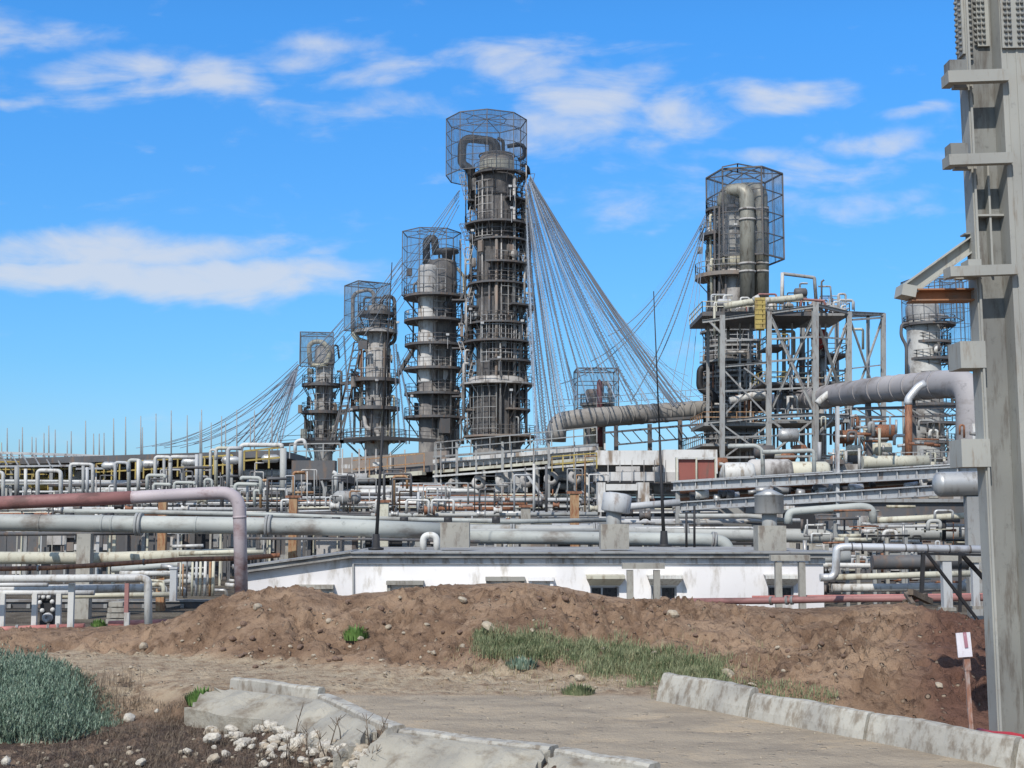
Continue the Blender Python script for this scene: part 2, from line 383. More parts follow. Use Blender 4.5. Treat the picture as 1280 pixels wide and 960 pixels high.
# ------------------------------------------------------------------ plants and litter
def foliage(name, a, b_, tip, rough=.8):
    m, nt, b = _mat(name)
    n = noise(nt, 2.5, 3); n2 = noise(nt, 14, 3)
    c = mixc(nt, ramp(nt, n, .35, .65), a, b_); c = mixc(nt, ramp(nt, n2, .52, .7), c, tip)
    nt.links.new(c, b.inputs['Base Color']); b.inputs['Roughness'].default_value = rough
    return m
M['sage'] = foliage('blue_green_sage_leaves', (.085, .14, .095), (.175, .245, .18), (.33, .37, .28))
M['grass'] = foliage('green_grass_blades', (.11, .145, .065), (.20, .22, .12), (.38, .35, .20))
M['weed'] = foliage('fresh_green_weed_leaves', (.07, .15, .03), (.12, .22, .05), (.2, .28, .08))
M['dry'] = foliage('dry_brown_twigs', (.10, .075, .055), (.17, .13, .09), (.06, .045, .035))
def blades(mb, x, y, z, n, spread, h, w, lean=.35, r=None):
    r = r or random
    for _ in range(n):
        a = r.uniform(0, 6.283); rad = spread * math.sqrt(r.random())
        bx, by = x + rad * math.cos(a), y + rad * math.sin(a)
        hh = h * r.uniform(.45, 1.1); a2 = r.uniform(0, 6.283); l = hh * r.uniform(0, lean)
        dx, dy = math.cos(a2) * w, math.sin(a2) * w
        lx, ly = math.cos(a2 + 1.3) * l, math.sin(a2 + 1.3) * l
        p = Vector((bx, by, z))
        mid = p + Vector((lx * .35, ly * .35, hh * .6)); tp = p + Vector((lx, ly, hh))
        mb.add([p - Vector((dx, dy, 0)), p + Vector((dx, dy, 0)), mid + Vector((dx, dy, 0)) * .7, mid - Vector((dx, dy, 0)) * .7, tp], [(0, 1, 2, 3), (3, 2, 4)])
def clump_field(name, mat, label, cat, spots, n, spread, h, w, lean=.35, kind='stuff'):
    mb = MB()
    for (x, y, hs) in spots: blades(mb, x, y, gz(x, y) - .03, n, spread, h * hs, w, lean)
    o = mb.build(name, mat); tag(o, label, cat, kind=kind); return o
# the big sage bush at the left: stems with leaf sprays, uneven mound outline
mb = MB()
for _ in range(5600):
    px = random.uniform(-90, 142); top = np.interp(px, [-90, -20, 40, 90, 120, 138], [800, 806, 803, 825, 845, 868]); bot = np.interp(px, [-90, 40, 100, 138], [905, 902, 885, 874])
    d = random.uniform(19.6, 24.5); f = (d - 19.6) / 4.9
    pb = at(px, 880, d); z0 = gz(pb.x, pb.y)
    f = (d - 19.6) / 4.9
    ed = 1 - .8 * max(0, min(1, (px - 55) / 85)) ** 1.3
    if random.random() > ed + .25 or abs(f - .5) > .5 * (ed + .15): continue
    ed *= .82 + .5 * (float(fbm(np.array([pb.x]), np.array([pb.y]), .9, 2, .5, 61)[0]) + .2)
    hh = .9 * random.choice([1, 1, 1, .7, 1.15]) * ed * max(.15, (pz(top, 22.5) - z0) * (.30 + .70 * math.sin(math.pi * min(1, f * .75 + .1)))) * random.uniform(.55, 1.06)
    if abs(px - 138) < 25: hh *= .6
    base = Vector((pb.x, pb.y, z0 - .03)); ln = Vector((random.gauss(0, .12), random.gauss(0, .12), 0))
    w = random.uniform(.004, .008)
    tp = base + ln + Vector((0, 0, hh))
    mb.add([base - Vector((w, 0, 0)), base + Vector((w, 0, 0)), tp], [(0, 1, 2)])
    for k in range(15):
        t = random.uniform(.25, 1.0); p = base.lerp(tp, t); a = random.uniform(0, 6.28); l = random.uniform(.035, .085)
        dv = Vector((math.cos(a) * l * .55, math.sin(a) * l * .55, l)); sd = Vector((-math.sin(a), math.cos(a), 0)) * .009
        mb.add([p - sd, p + sd, p + dv], [(0, 1, 2)])
tag(mb.build('sage_bush', M['sage']), 'dense mass of blue-green weeds growing beside the track at the left edge', 'bush', kind='stuff')
sp_ = []
for _ in range(260):
    px = random.uniform(-60, 165); p = ground_hit(px, random.uniform(868, 912) - .12 * max(0, px)); sp_.append((p.x, p.y, random.uniform(.5, 1.9)))
clump_field('dry_stalks', M['dry'], 'dry brown stalks mixed through the edge of the blue-green weeds', 'dry weeds', sp_, 7, .3, .26, .004, .7)
sp_ = []
for _ in range(1900):
    px = random.uniform(605, 905); t = (px - 605) / 300
    lo = 818 + 34 * min(1, t * 1.3) + 22 * max(0, t - .45); hi = 800 + 42 * max(0, t - .2)
    py = random.uniform(hi, lo); 
    p = ground_hit(px + random.gauss(0, 9), py + random.gauss(0, 6))
    if float(fbm(np.array([p.x]), np.array([p.y]), 1.1, 3, .6, 88)[0]) < random.uniform(-.14, .05): continue
    sp_.append((p.x, p.y, random.uniform(.6, 1.15)))
clump_field('berm_grass', M['grass'], 'patch of green grass growing on the foot of the soil berm', 'grass', sp_, 16, .17, .22, .007, .8)
sp_ = []
for _ in range(420):
    px = random.gauss(740, 130); py = random.gauss(828, 16)
    if not 560 < px < 960: continue
    p = ground_hit(px, py); sp_.append((p.x, p.y, random.uniform(.4, 1.2)))
M['straw'] = foliage('straw_coloured_grass', (.24, .20, .11), (.33, .28, .17), (.14, .15, .07))
clump_field('straw_grass', M['straw'], 'straw coloured dry grass thinning out around the green patch', 'dry grass', sp_, 6, .22, .2, .005, .9)
sp_ = []
for _ in range(190):
    px = random.uniform(900, 1040); p = ground_hit(px, random.uniform(846, 868) + (px - 900) * .12); sp_.append((p.x, p.y, random.uniform(.4, .9)))
clump_field('thin_grass', M['grass'], 'thin grass running along behind the right hand kerb blocks', 'grass', sp_, 7, .2, .16, .007, .6)
sp_ = []
for _ in range(1700):
    px = random.gauss(215, 125); py = random.uniform(862, 985)
    if px < 20 or px > 520: continue
    y_ = np.interp(px, [100, 285, 400, 500], [865, 880, 925, 965])
    if py < y_: continue
    p = ground_hit(px, py)
    if p.x > xl(p.y, K_IN) - .35: continue
    sp_.append((p.x, p.y, random.uniform(.3, 1.1)))
clump_field('dry_litter', M['dry'], 'dark dry weeds and twigs covering the soil at lower left', 'dry weeds', sp_, 12, .2, .15, .004, 1.8)
def tuft(px, py, h, n, mat, label, spread=.16):
    p = ground_hit(px, py); mb = MB()
    for _ in range(n):
        a = random.uniform(0, 6.28); rr = spread * random.random() ** .5; q = p + Vector((math.cos(a) * rr, math.sin(a) * rr * .8, -.02))
        hh = h * random.uniform(.5, 1) * (1 - .5 * rr / spread); ln = Vector((math.cos(a), math.sin(a), 0)) * hh * random.uniform(.1, .5); w = Vector((-math.sin(a), math.cos(a), 0)) * .014
        tp = q + ln + Vector((0, 0, hh)); mid = q.lerp(tp, .6) + Vector((0, 0, hh * .08))
        mb.add([q - w, q + w, mid + w * 1.3, mid - w * 1.3, tp], [(0, 1, 2, 3), (3, 2, 4)], False)
    tag(mb.build('weed_tuft', mat), label, 'weed')
tuft(252, 880, .36, 420, M['weed'], 'rounded bright green weed beside the far end of the broken kerb', .25)
tuft(123, 783, .42, 260, M['weed'], 'green weed growing where the pink ground pipe breaks off', .3)
tuft(444, 802, .40, 260, M['weed'], 'small green weed alone on the slope of the left mound', .24)
tuft(723, 868, .26, 260, M['grass'], 'low green weed at the road edge below the grass patch', .28)
tuft(600, 800, .34, 120, M['grass'], 'thin pale weed by the flat rock on the berm', .12)
tuft(652, 835, .3, 220, M['sage'], 'grey green weed at the left end of the grass patch', .3)

# stones
def stone_mesh(seed):
    import bmesh
    bm = bmesh.new(); bmesh.ops.create_icosphere(bm, subdivisions=2, radius=1); r = np.random.RandomState(seed)
    sh = r.uniform(.65, 1.2, 3)
    cuts = [Vector(r.normal(0, 1, 3)).normalized() for _ in range(7)]
    for v in bm.verts:
        for c in cuts:
            dd = v.co.dot(c)
            if dd > .72: v.co -= c * (dd - .72)
        v.co = Vector((v.co.x * sh[0], v.co.y * sh[1], v.co.z * sh[2] * .7))
    me = bpy.data.meshes.new('stone'); bm.to_mesh(me); bm.free(); return me
SM = [stone_mesh(k) for k in range(9)]; SMB = [x.copy() for x in SM]
for x in SM: x.materials.append(M['stone'])
for x in SMB: x.materials.append(M['stone_b'])
M['clod'] = weathered('dry_brown_clod', (.20, .13, .09), (.10, .06, .045), .5, 5, .95, streak=1, bump=.01)
SMC = [x.copy() for x in SM]
for x in SMC: x.materials.clear(); x.materials.append(M['clod'])
def stone(px, py, r_px, label, group=None, tan=False, name='limestone_rock', lift=.35):
    p = ground_hit(px, py); s = r_px * p.y / FPX
    o = bpy.data.objects.new(name, random.choice(SMC if name == 'soil_clod' and random.random() < .8 else SMB if tan else SM)); COL.objects.link(o)
    o.location = p + Vector((0, 0, s * lift)); o.rotation_euler = (random.uniform(-.5, .5), random.uniform(-.5, .5), random.uniform(0, 6.28)); o.scale = (s, s, s)
    tag(o, label, 'rock', group); return o
cnt = 0
while cnt < 280:
    t = random.random(); px = random.uniform(255, 500); lo = np.interp(px, [255, 300, 360, 430, 500], [898, 902, 912, 932, 948])
    py = lo + abs(random.gauss(0, 24)); 
    if py > 985 or (px < 290 and random.random() < .5): continue
    stone(px, py, random.choice([3.5, 4.5, 5, 6, 7, 9, 11]) * random.uniform(.7, 1), 'pale limestone lump in the rubble heap below the broken kerb', 'pale rubble stones', random.random() < .3); cnt += 1
for px, py, r, lb in ((162, 902, 9, 'white rock lying alone on the dark litter left of the rubble'), (233, 943, 8, 'smooth white stone at the left edge of the rubble heap'), (262, 903, 8, 'white stone at the top corner of the rubble heap'),
                      (196, 890, 4, 'small white stone on dark litter above the lone white rock'), (176, 958, 6, 'white stone low at the bottom of the dark litter'), (8, 955, 10, 'pale rock at the lower left corner of the photo')):
    stone(px, py, r, lb)
for px, py, r, lb in ((578, 752, 6, 'pale yellow rock near the crest of the middle mound'), (612, 788, 11, 'flat grey rock tilted on the middle mound above the grass'), (841, 771, 8, 'orange tan rock on the bare berm right of the grass'),
                      (1174, 860, 6, 'small pale rock on the dark red slope beside the sign'), (725, 852, 8, 'tan rock at the foot of the grass patch'), (910, 847, 8, 'cream rock above the left end of the right kerb blocks'), (322, 761, 7, 'pinkish rock on the shoulder of the left mound'),
                      (534, 783, 4, 'small pale stone halfway up the middle mound'), (180, 812, 9, 'flat tan slab at the foot of the left mound'), (485, 786, 4, 'little stone right of the weed on the mound'), (940, 858, 6, 'tan stone behind the right kerb blocks')):
    stone(px, py, r, lb, tan=True)
for _ in range(120):
    px = random.uniform(20, 860); py = random.uniform(805, 862) if px < 620 else random.uniform(848, 866)
    if px < 140 and py > 800: continue
    stone(px, py, random.uniform(1.2, 3.2), 'small clod of pale stone scattered along the dirt track', 'small stones on the dirt track', True, 'pebble')
for _ in range(190):
    px = random.uniform(250, 1150); py = np.interp(px, [250, 600, 1150], [765, 745, 775]) + random.uniform(0, 75)
    stone(px, py, random.choice([1, 1.5, 2, 3, 4.5]), 'small clod scattered over the berm slope', 'small clods on the berm', True, 'soil_clod')
for _ in range(90):
    px = random.uniform(500, 1150); py = random.uniform(872, 955)
    p = ground_hit(px, py)
    if xl(p.y, K_IN) + .2 < p.x < xl(p.y, B_OUT) - .3: stone(px, py, random.uniform(.8, 2.0), 'bit of loose gravel lying on the dusty road', 'gravel bits on the road', True, 'gravel_bit')
for _ in range(70):
    px = random.uniform(0, 330); py = random.uniform(885, 975)
    if py < np.interp(px, [0, 330], [890, 930]) : continue
    stone(px, py, random.choice([1.5, 2, 3, 4]), 'small tan stone lying in the dark dry litter', 'small stones in the dry litter', True, 'litter_stone')
# dead stalks standing among the rubble
for k in range(16):
    px = random.uniform(300, 480); p = ground_hit(px, random.uniform(925, 975)); mb = MB(); h = random.uniform(.25, .6); t = p + Vector((random.gauss(0, .12), random.gauss(0, .1), h))
    mb.tube([p, p.lerp(t, .5) + Vector((random.gauss(0, .02), 0, 0)), t], .008, 5, radii=[.01, .008, .004])
    for j in range(4):
        b0 = p.lerp(t, random.uniform(.3, .9)); mb.tube([b0, b0 + Vector((random.gauss(0, .08), random.gauss(0, .08), .1))], .004, 4)
    tag(mb.build('dead_stalk', M['dry']), 'dead weed stalk standing up out of the white rubble', 'dead stalk', 'dead stalks in the rubble')

# ------------------------------------------------------------------ kerbs
def rough_slab(name, pts_top, drop, out, th, mat, label, cat, seed):
    """broken concrete face falling away from a top line; pts_top in world space"""
    mb = MB(); n = 26; mrows = 12; r = np.random.RandomState(seed)
    P = [Vector(p) for p in pts_top]; L = [0]
    for a, b in zip(P, P[1:]): L.append(L[-1] + (b - a).length)
    def along(t):
        s = t * L[-1]
        for i in range(len(P) - 1):
            if s <= L[i + 1] + 1e-9: return P[i].lerp(P[i + 1], (s - L[i]) / (L[i + 1] - L[i]))
        return P[-1]
    dirv = (P[-1] - P[0]); nrm = Vector((dirv.y, -dirv.x, 0)).normalized() * -1
    if nrm.x > 0: nrm = -nrm
    grid = []
    for i in range(n + 1):
        for j in range(mrows + 1):
            t = i / n; u = j / mrows
            e = .12 * math.sin(i * 1.7 + seed) + .1 * r.randn() * .5
            p = along(t) + nrm * (out * u * (1 + .12 * math.sin(i * .9 + seed))) + Vector((0, 0, -drop * u ** 1.5))
            w = math.sin(u * math.pi) ** .5 if 0 < u < 1 else 0
            bn = float(fbm(np.array([p.x * 1.0]), np.array([p.y * 1.0]), 2.2, 4, .6, seed)[0])
            p += Vector((0, 0, (.16 * bn) * (w + .3))) + nrm * (.05 * bn)
            if i in (0, n): p += (Vector((r.randn(), r.randn(), r.randn())) * .03)
            grid.append(p)
    fs = [(i * (mrows + 1) + j, (i + 1) * (mrows + 1) + j, (i + 1) * (mrows + 1) + j + 1, i * (mrows + 1) + j + 1) for i in range(n) for j in range(mrows)]
    off = len(grid); low = [p + Vector((0, 0, -th)) for p in grid]
    fb = [tuple(reversed([k + off for k in f])) for f in fs]
    side = []
    W = mrows + 1
    for i in range(n): side += [(i * W, (i + 1) * W, (i + 1) * W + off, i * W + off)[::-1], (i * W + mrows, (i + 1) * W + mrows, (i + 1) * W + mrows + off, i * W + mrows + off)]
    for j in range(mrows): side += [(j, j + 1, j + 1 + off, j + off), (n * W + j, n * W + j + 1, n * W + j + 1 + off, n * W + j + off)[::-1]]
    mb.add(grid + low, fs + fb + side, False)
    o = mb.build(name, mat); tag(o, label, cat); return o
def kerb_block(p, q, w, h, lean, label, name='kerb_block', group=None, seed=0, zb=0., flare=.06):
    """concrete kerb stone from p to q with worn edges; lean tips its top outwards"""
    p = Vector((p[0], p[1], zb)); q = Vector((q[0], q[1], zb)); d = (q - p); L = d.length; d.normalize(); s = Vector((d.y, -d.x, 0))
    if s.y > 0: s = -s                      # s faces the road / camera side
    r = np.random.RandomState(seed); n = 18
    prof = [(w / 2 + flare, -.12), (w / 2 + flare * .6, h * .35), (w / 2, h - .03), (w / 2 - .03, h), (-w / 2 + .03, h), (-w / 2, h - .03), (-w / 2 - flare, -.12)]
    vs = []
    for i in range(n + 1):
        t = .012 + i / n * (L - .024)
        for (a, b) in prof:
            jit = .003 * r.randn() if b > h * .3 else 0
            vs.append(p + d * t + s * (a + jit - lean * max(b, 0)) + Vector((0, 0, b + .003 * r.randn() * (b > 0) + .010 * math.sin(i * .45 + seed))))
    m_ = len(prof)
    fs = [(i * m_ + j, i * m_ + j + 1, (i + 1) * m_ + j + 1, (i + 1) * m_ + j) for i in range(n) for j in range(m_ - 1)]
    fs += [tuple(range(m_))[::-1], tuple(n * m_ + j for j in range(m_))]
    mb = MB(); mb.add(vs, fs); o = mb.build(name, M['kerb']); tag(o, label, 'kerb block', group); return o
BL = [(2.38, 21.25), (3.52, 19.45), (4.74, 17.55), (5.95, 15.6), (7.2, 13.8)]
lab = ['leftmost of the tilted concrete kerb blocks right of the road, its end standing free', 'second tilted concrete kerb block, stained darker at its left end', 'third tilted concrete kerb block, in front of the red slope', 'concrete kerb block cut off by the lower right corner']
for k in range(4):
    a = Vector((*BL[k], 0)); b_ = Vector((*BL[k + 1], 0)); g_ = (b_ - a).normalized() * .02
    kerb_block((a + g_)[:2], (b_ - g_)[:2], .16, [.42, .37, .36, .36][k], [.28, .22, .2, .2][k], lab[k], seed=k + 3, zb=[.0, -.02, -.01, -.02][k], flare=.05)
kerb_block((-4.72, 22.35), (-3.02, 21.0), .17, .22, 0, 'straight kerb block with a dark side face at the far end of the broken kerb', seed=11, zb=.0, flare=.01)
kerb_block((-3.0, 20.95), (-1.52, 17.75), .22, .17, 0, 'long dusty kerb block running down above the broken slab', seed=12, zb=-.03, flare=.01)
kerb_block((-1.44, 17.62), (.52, 16.3), .24, .16, 0, 'pale kerb block between the crack and the next joint', seed=13, zb=-.03, flare=.01)
kerb_block((.58, 16.25), (1.65, 15.3), .24, .16, 0, 'kerb block at the bottom edge of the photo', seed=14, zb=-.04, flare=.01)
rough_slab('broken_slab', [(-4.75, 21.6, .14), (-3.6, 20.6, .16), (-2.95, 20.2, .15), (-1.75, 17.6, .12)], .30, .62, .3, M['kerb_rough'], 'large rough slab of broken concrete leaning against the kerb above the rubble', 'concrete slab', 3)
rough_slab('broken_slab', [(-1.62, 17.45, .11), (.45, 16.1, .10)], .36, .65, .3, M['kerb_rough'], 'rough concrete slab right of the crack at the bottom edge', 'concrete slab', 8)
rough_slab('broken_slab', [(.52, 16.05, .08), (1.8, 15.0, .06)], .6, .6, .3, M['kerb_rough'], 'short rough slab under the last kerb block at the bottom edge', 'concrete slab', 15)
# sign on a stake, red hose
b0 = at(1217, 915, 17.6); root = thing('stake_sign', 'small white board on a reddish wooden stake in front of the column', 'sign', (b0.x, b0.y, -.7))
mb = MB(); top = at(1206, 805, 17.6); mb.bar(Vector((b0.x, b0.y, -.7)), top, .055, .04); mb.bar(top.lerp(b0, .16), top.lerp(b0, .3), .085, .06); mb.build('stake', M['wood'], root)
mb = MB(); mb.box(at(1205, 806, 17.55), (.19, .02, .32), Matrix.Rotation(R(-4), 3, 'Y')); pl = mb.build('board', M['sign'], root)
mb = MB(); mb.box(at(1207, 800, 17.53), (.045, .008, .2), Matrix.Rotation(R(-6), 3, 'Y')); mb.build('painted_stripe', M['sign_mark'], pl)
mb = MB(); mb.tube([at(1224, 915, 17.9), at(1240, 919, 17.3), at(1262, 920, 16.9), at(1290, 926, 16.4), at(1330, 935, 16.0)], .055, 10)
solo(mb, 'red_hose', M['red_hose'], 'bright red pipe lying at the foot of the big column', 'hose')
# ------------------------------------------------------------------ big steel column at the right
DC = 17.7
def cx(px, py=480): return at(px, py, DC).x
x0, x1, x2 = cx(1222.5), cx(1228), cx(1262)
root = thing('steel_column', 'huge warm grey steel column with bolted splice and clamp collars filling the right edge', 'column', ((x0 + x2) / 2 + .3, DC, -.9))
zb, zt = -.9, 12.5; HT = zt - zb; zm = (zt + zb) / 2
XR = x2 + .62
mb = MB()
mb.box(((x0 + x1) / 2, DC + .16, zm), (x1 - x0, .32, HT)); mb.build('flange', M['col'], root)
mb = MB(); mb.box(((x1 + x2) / 2, DC + .20, zm), (x2 - x1 - .004, .03, HT)); mb.build('web', M['col_d'], root)
mb = MB(); mb.box((x2 + .31, DC + .22, zm), (.62, .74, HT)); mb.build('box_member', M['col'], root)
mb = MB(); mb.box((x2 + .215, DC - .156, zm), (.03, .012, HT)); mb.box((x2 + .08, DC - .156, zm), (.012, .01, HT)); mb.box((x1 - .03, DC - .03, zm), (.03, .02, HT)); mb.build('weld_seam', M['col'], root)
zA, zB = pz(333, DC), pz(203, DC)
mb = MB(); mb.box(((x1 + x2) / 2 + .0, DC + .11, (zA + zB) / 2), (.028, .14, zB - zA)); mb.build('stiffener', M['col'], root)
mb = MB(); mb.box(((x1 + x2) / 2, DC + .1, pz(268, DC)), (x2 - x1 - .01, .16, .028)); mb.build('stiffener', M['col'], root)
# splice plates and bolts
zs = pz(66, DC)
def bolt_plate(c, size, cols, z0, z1, name='splice_plate', side='y'):
    mb = MB(); mb.box((c[0], c[1], (z0 + z1) / 2), (size[0], size[1], z1 - z0)); pl = mb.build(name, M['col'], root)
    mb = MB(); z = z0 + .07
    while z < z1:
        for cc in cols:
            for dz in (0, ):
                if side == 'y': mb.lathe((cc, c[1] - size[1] / 2, z), [(.0, .034), (.02, .034), (.026, .02), (.026, 0)], 6, (0, -1, 0))
                else: mb.lathe((c[0] - size[0] / 2, cc, z), [(.0, .034), (.02, .034), (.026, .02), (.026, 0)], 6, (-1, 0, 0))
        z += .082
    o = mb.build('bolt_pattern', M['col_d'], pl); o['kind'] = 'stuff'
bolt_plate((x2 + .17, DC - .19, 0), (.335, .03), [x2 + .055, x2 + .115, x2 + .235, x2 + .295], zs, zt - .3)
bolt_plate((x1 + .04, DC + .155, 0), (.07, .055), [x1 + .02, x1 + .058], pz(70, DC), zt - .3)
bolt_plate(((x1 + x2) / 2 + .06, DC + .158, 0), (.17, .05), [x1 + .13, x1 + .19, x1 + .25], pz(53, DC), zt - .3)
bolt_plate((x0 - .02, DC + .14, 0), (.035, .26), [DC + .06, DC + .2], zs, zt - .3, side='x')
# clamp collars
def collar(pyb, h_px, stub):
    zc = pz(pyb, DC - .35); h = h_px * sc(DC)
    xa, xb = at(1185, pyb, DC - .3).x, x2 + .03
    mb = MB(); mb.box(((xa + xb) / 2, DC - .24, zc + .02), (xb - xa, .13, h * .8), Matrix.Rotation(R(-1.5), 3, 'Y')); mb.box((xa + .07, DC - .08, zc + .02), (.12, .2, h * .78))
    mb.box(((xa + x0) / 2 + .13, DC + .06, zc + .02), (x0 - xa - .1, .1, h * .7))
    o = mb.build('clamp_collar', M['col'], root)
    if stub:
        mb = MB(); mb.box((xa + .15, DC - .17, zc + h * .4 + .09), (.24, .24, .16)); mb.build('packing_block', M['col_d'], o)
collar(94, 19, 1); collar(198, 17, 1); collar(338, 16, 0)
mb = MB(); zc = pz(343, DC); mb.box((x0 - .09, DC - .06, zc + .08), (.18, .3, .2)); mb.build('lug_plate', M['col'], root)
for py in (444, 566):
    mb = MB(); a = at(1192, py, DC + .1); w = x0 - a.x
    mb.box((a.x + w / 2 + .03, DC + .2, a.z), (w + .06, .5, .37 if py == 444 else .38)); o = mb.build('bracket_box', M['col'], root)
# outrigger bracket
d1 = DC + .25
mb = MB(); p = at(1124, 369, d1); q_ = Vector((x0, d1, p.z + .0)); mb.ibeam(p + Vector((.1, 0, .0)), q_, .28, .17, .02); mb.build('outrigger_beam', M['orange_rust'], root)
mb = MB(); mb.ibeam(at(1128, 366, d1) + Vector((0, 0, .03)), at(1214, 303, d1), .22, .2, .02); mb.build('diagonal_brace', M['col'], root)
mb = MB(); a = at(1129, 364, d1); mb.box(a, (.2, .36, .16), Matrix.Rotation(R(12), 3, 'Y')); mb.build('end_plate', M['col'], root)
mb = MB(); mb.box(at(1207, 293, d1), (.14, .2, .02)); mb.box(at(1209, 298, d1), (.03, .2, .1)); mb.build('gusset', M['col_d'], root)
# stub on right side of the column
mb = MB(); mb.box((XR + .1, DC + .2, pz(94, DC)), (.22, .4, .22)); mb.build('packing_block', M['rust'], root)

root.rotation_euler = (0, R(-.62), 0); root.location.x += .11
# ------------------------------------------------------------------ white low building
DB = 48.0
def bp_(px, py, d=DB): return at(px, py, d)
xw0, xm, xw1 = bp_(306, 700).x, bp_(440, 700).x, bp_(1029, 700).x
z_r = pz(697, DB); zl = pz(717, DB)                      # wall top height, right part and far left
root = thing('plaster_building', 'long low white plastered building with a grey concrete roof slab behind the berm', 'building', ((xm + xw1) / 2, DB, GZ))
mb = MB(); D2 = DB + 9
def prism(mb, xa, xb, za, zb2, ya, yb, zbot):
    mb.add([(xa, ya, zbot), (xb, ya, zbot), (xb, ya, zb2), (xa, ya, za), (xa, yb, zbot), (xb, yb, zbot), (xb, yb, zb2), (xa, yb, za)],
           [(0, 1, 2, 3), (5, 4, 7, 6), (0, 3, 7, 4), (1, 5, 6, 2), (3, 2, 6, 7), (0, 4, 5, 1)])
prism(mb, xw0, xm, zl, z_r, DB, D2, GZ - .2)
wins = [(732, 780, 722, 742), (808, 852, 725, 752), (954, 998, 722, 748)]
# main wall with openings cut as panels between windows
xs_ = [xm]
for a, b_, t, bt in wins: xs_ += [bp_(a + 6, 735).x, bp_(b_ - 6, 735).x]
xs_.append(xw1)
zt_w, zb_w = pz(733, DB), pz(752, DB)
for i in range(0, len(xs_), 2): prism(mb, xs_[i], xs_[i + 1], z_r, z_r, DB, DB + .3, GZ - .2)
for i in range(1, len(xs_) - 1, 2):
    prism(mb, xs_[i], xs_[i + 1], z_r, z_r, DB, DB + .3, zt_w); prism(mb, xs_[i], xs_[i + 1], zb_w, zb_w, DB, DB + .3, GZ - .2)
prism(mb, xm, xw1, z_r, z_r, DB + .3, D2, GZ - .2) if False else mb.box(((xm + xw1) / 2, D2 - .15, (z_r + GZ) / 2), (xw1 - xm, .3, z_r - GZ))
mb.box((xw1 - .15, (DB + .3 + D2 - .3) / 2, (z_r + GZ) / 2), (.3, D2 - DB - .6, z_r - GZ))
mb.build('wall', M['plaster'], root)
mb = MB(); xe = bp_(1040, 700).x; zr2 = z_r
def slab(mb, xa, za, xb, zb2, y0, y1, th):
    mb.add([(xa, y0, za), (xb, y0, zb2), (xb, y1, zb2), (xa, y1, za), (xa, y0, za + th), (xb, y0, zb2 + th), (xb, y1, zb2 + th), (xa, y1, za + th)],
           [(3, 2, 1, 0), (4, 5, 6, 7), (0, 1, 5, 4), (1, 2, 6, 5), (2, 3, 7, 6), (3, 0, 4, 7)])
slab(mb, xw0 - .2, zl + .01, xm, zr2 + .003, DB - .3, D2 + .3, .17); slab(mb, xm, zr2 + .003, xe, zr2 + .003, DB - .3, D2 + .3, .15)
rf = mb.build('roof', M['concrete_d'], root)
mb = MB(); slab(mb, xw0 - .3, zl + .19, xm, zr2 + .18, DB - .4, DB + 2, .07); slab(mb, xm, zr2 + .16, xe + .2, zr2 + .16, DB - .4, DB + 2, .06); mb.build('roof_edge', M['steel'], rf)
mb = MB(); 
slab(mb, xm + .02, z_r - .22, xw1 + .05, z_r - .22, DB - .10, DB - .003, .2); mb.build('cornice', weathered('pale_cornice', (.6, .6, .6), (.3, .26, .22), .5, .9), root)
mb = MB(); mb.tube([Vector((xm + .05, DB - .06, z_r - .1)), Vector((xm + .12, DB - .06, GZ))], .04, 8); mb.build('downpipe', M['steel'], root)
# second slope line in roof (flashing)
for i, (a, b_, t, bt) in enumerate(wins):
    xa, xb = bp_(a, 722).x, bp_(b_, 722).x
    mb = MB(); w = MB()
    zt2 = pz(721, DB)
    mb.add([(xa, DB - .5, zt2 - .05), (xb, DB - .5, zt2 - .05), (xb - .15, DB - .003, zt2 - .32), (xa + .15, DB - .003, zt2 - .32), (xa, DB - .5, zt2 + .06), (xb, DB - .5, zt2 + .06), (xb, DB - .003, zt2 + .09), (xa, DB - .003, zt2 + .09)],
           [(3, 2, 1, 0), (4, 5, 6, 7), (0, 1, 5, 4), (1, 2, 6, 5), (2, 3, 7, 6), (3, 0, 4, 7)])
    wd = MB(); xa2, xb2 = xs_[1 + 2 * i], xs_[2 + 2 * i]
    wd.box(((xa2 + xb2) / 2, DB + .2, (zt_w + zb_w) / 2), (xb2 - xa2, .06, zt_w - zb_w)); wn = wd.build('window', M['glass'], root)
    f = MB()
    for xx in (xa2 + .03, (xa2 + xb2) / 2 - .1, xb2 - .03): f.box((xx, DB + .14, (zt_w + zb_w) / 2), (.07, .06, zt_w - zb_w))
    f.box(((xa2 + xb2) / 2, DB + .135, zt_w - .03), (xb2 - xa2, .06, .06)); f.box(((xa2 + xb2) / 2, DB + .135, zb_w + .03), (xb2 - xa2, .06, .06)); f.build('frame', M['steel_light'], wn)
    mb.build('window_hood', M['pipe_cream'] if i == 0 else weathered('hood_paint_%s' % 'ab'[i % 2], (.62, .62, .58), (.35, .3, .25), .4, 2), wn)
# window lintels seen just over the berm (left four)
for (a, b_, y) in ((373, 418, 733), (484, 530, 728), (607, 656, 723), (660, 692, 723)):
    mb = MB(); xa, xb = bp_(a, y).x, bp_(b_, y).x; z = pz(y, DB)
    mb.box(((xa + xb) / 2, DB - .2, z), (xb - xa, .4, .14)); mb.box((xb - .08, DB - .15, z - .3), (.12, .28, .46)); mb.box((xa + .08, DB - .15, z - .3), (.12, .28, .46)); mb.build('lintel', M['concrete'] if a < 658 else M['plaster'], root)
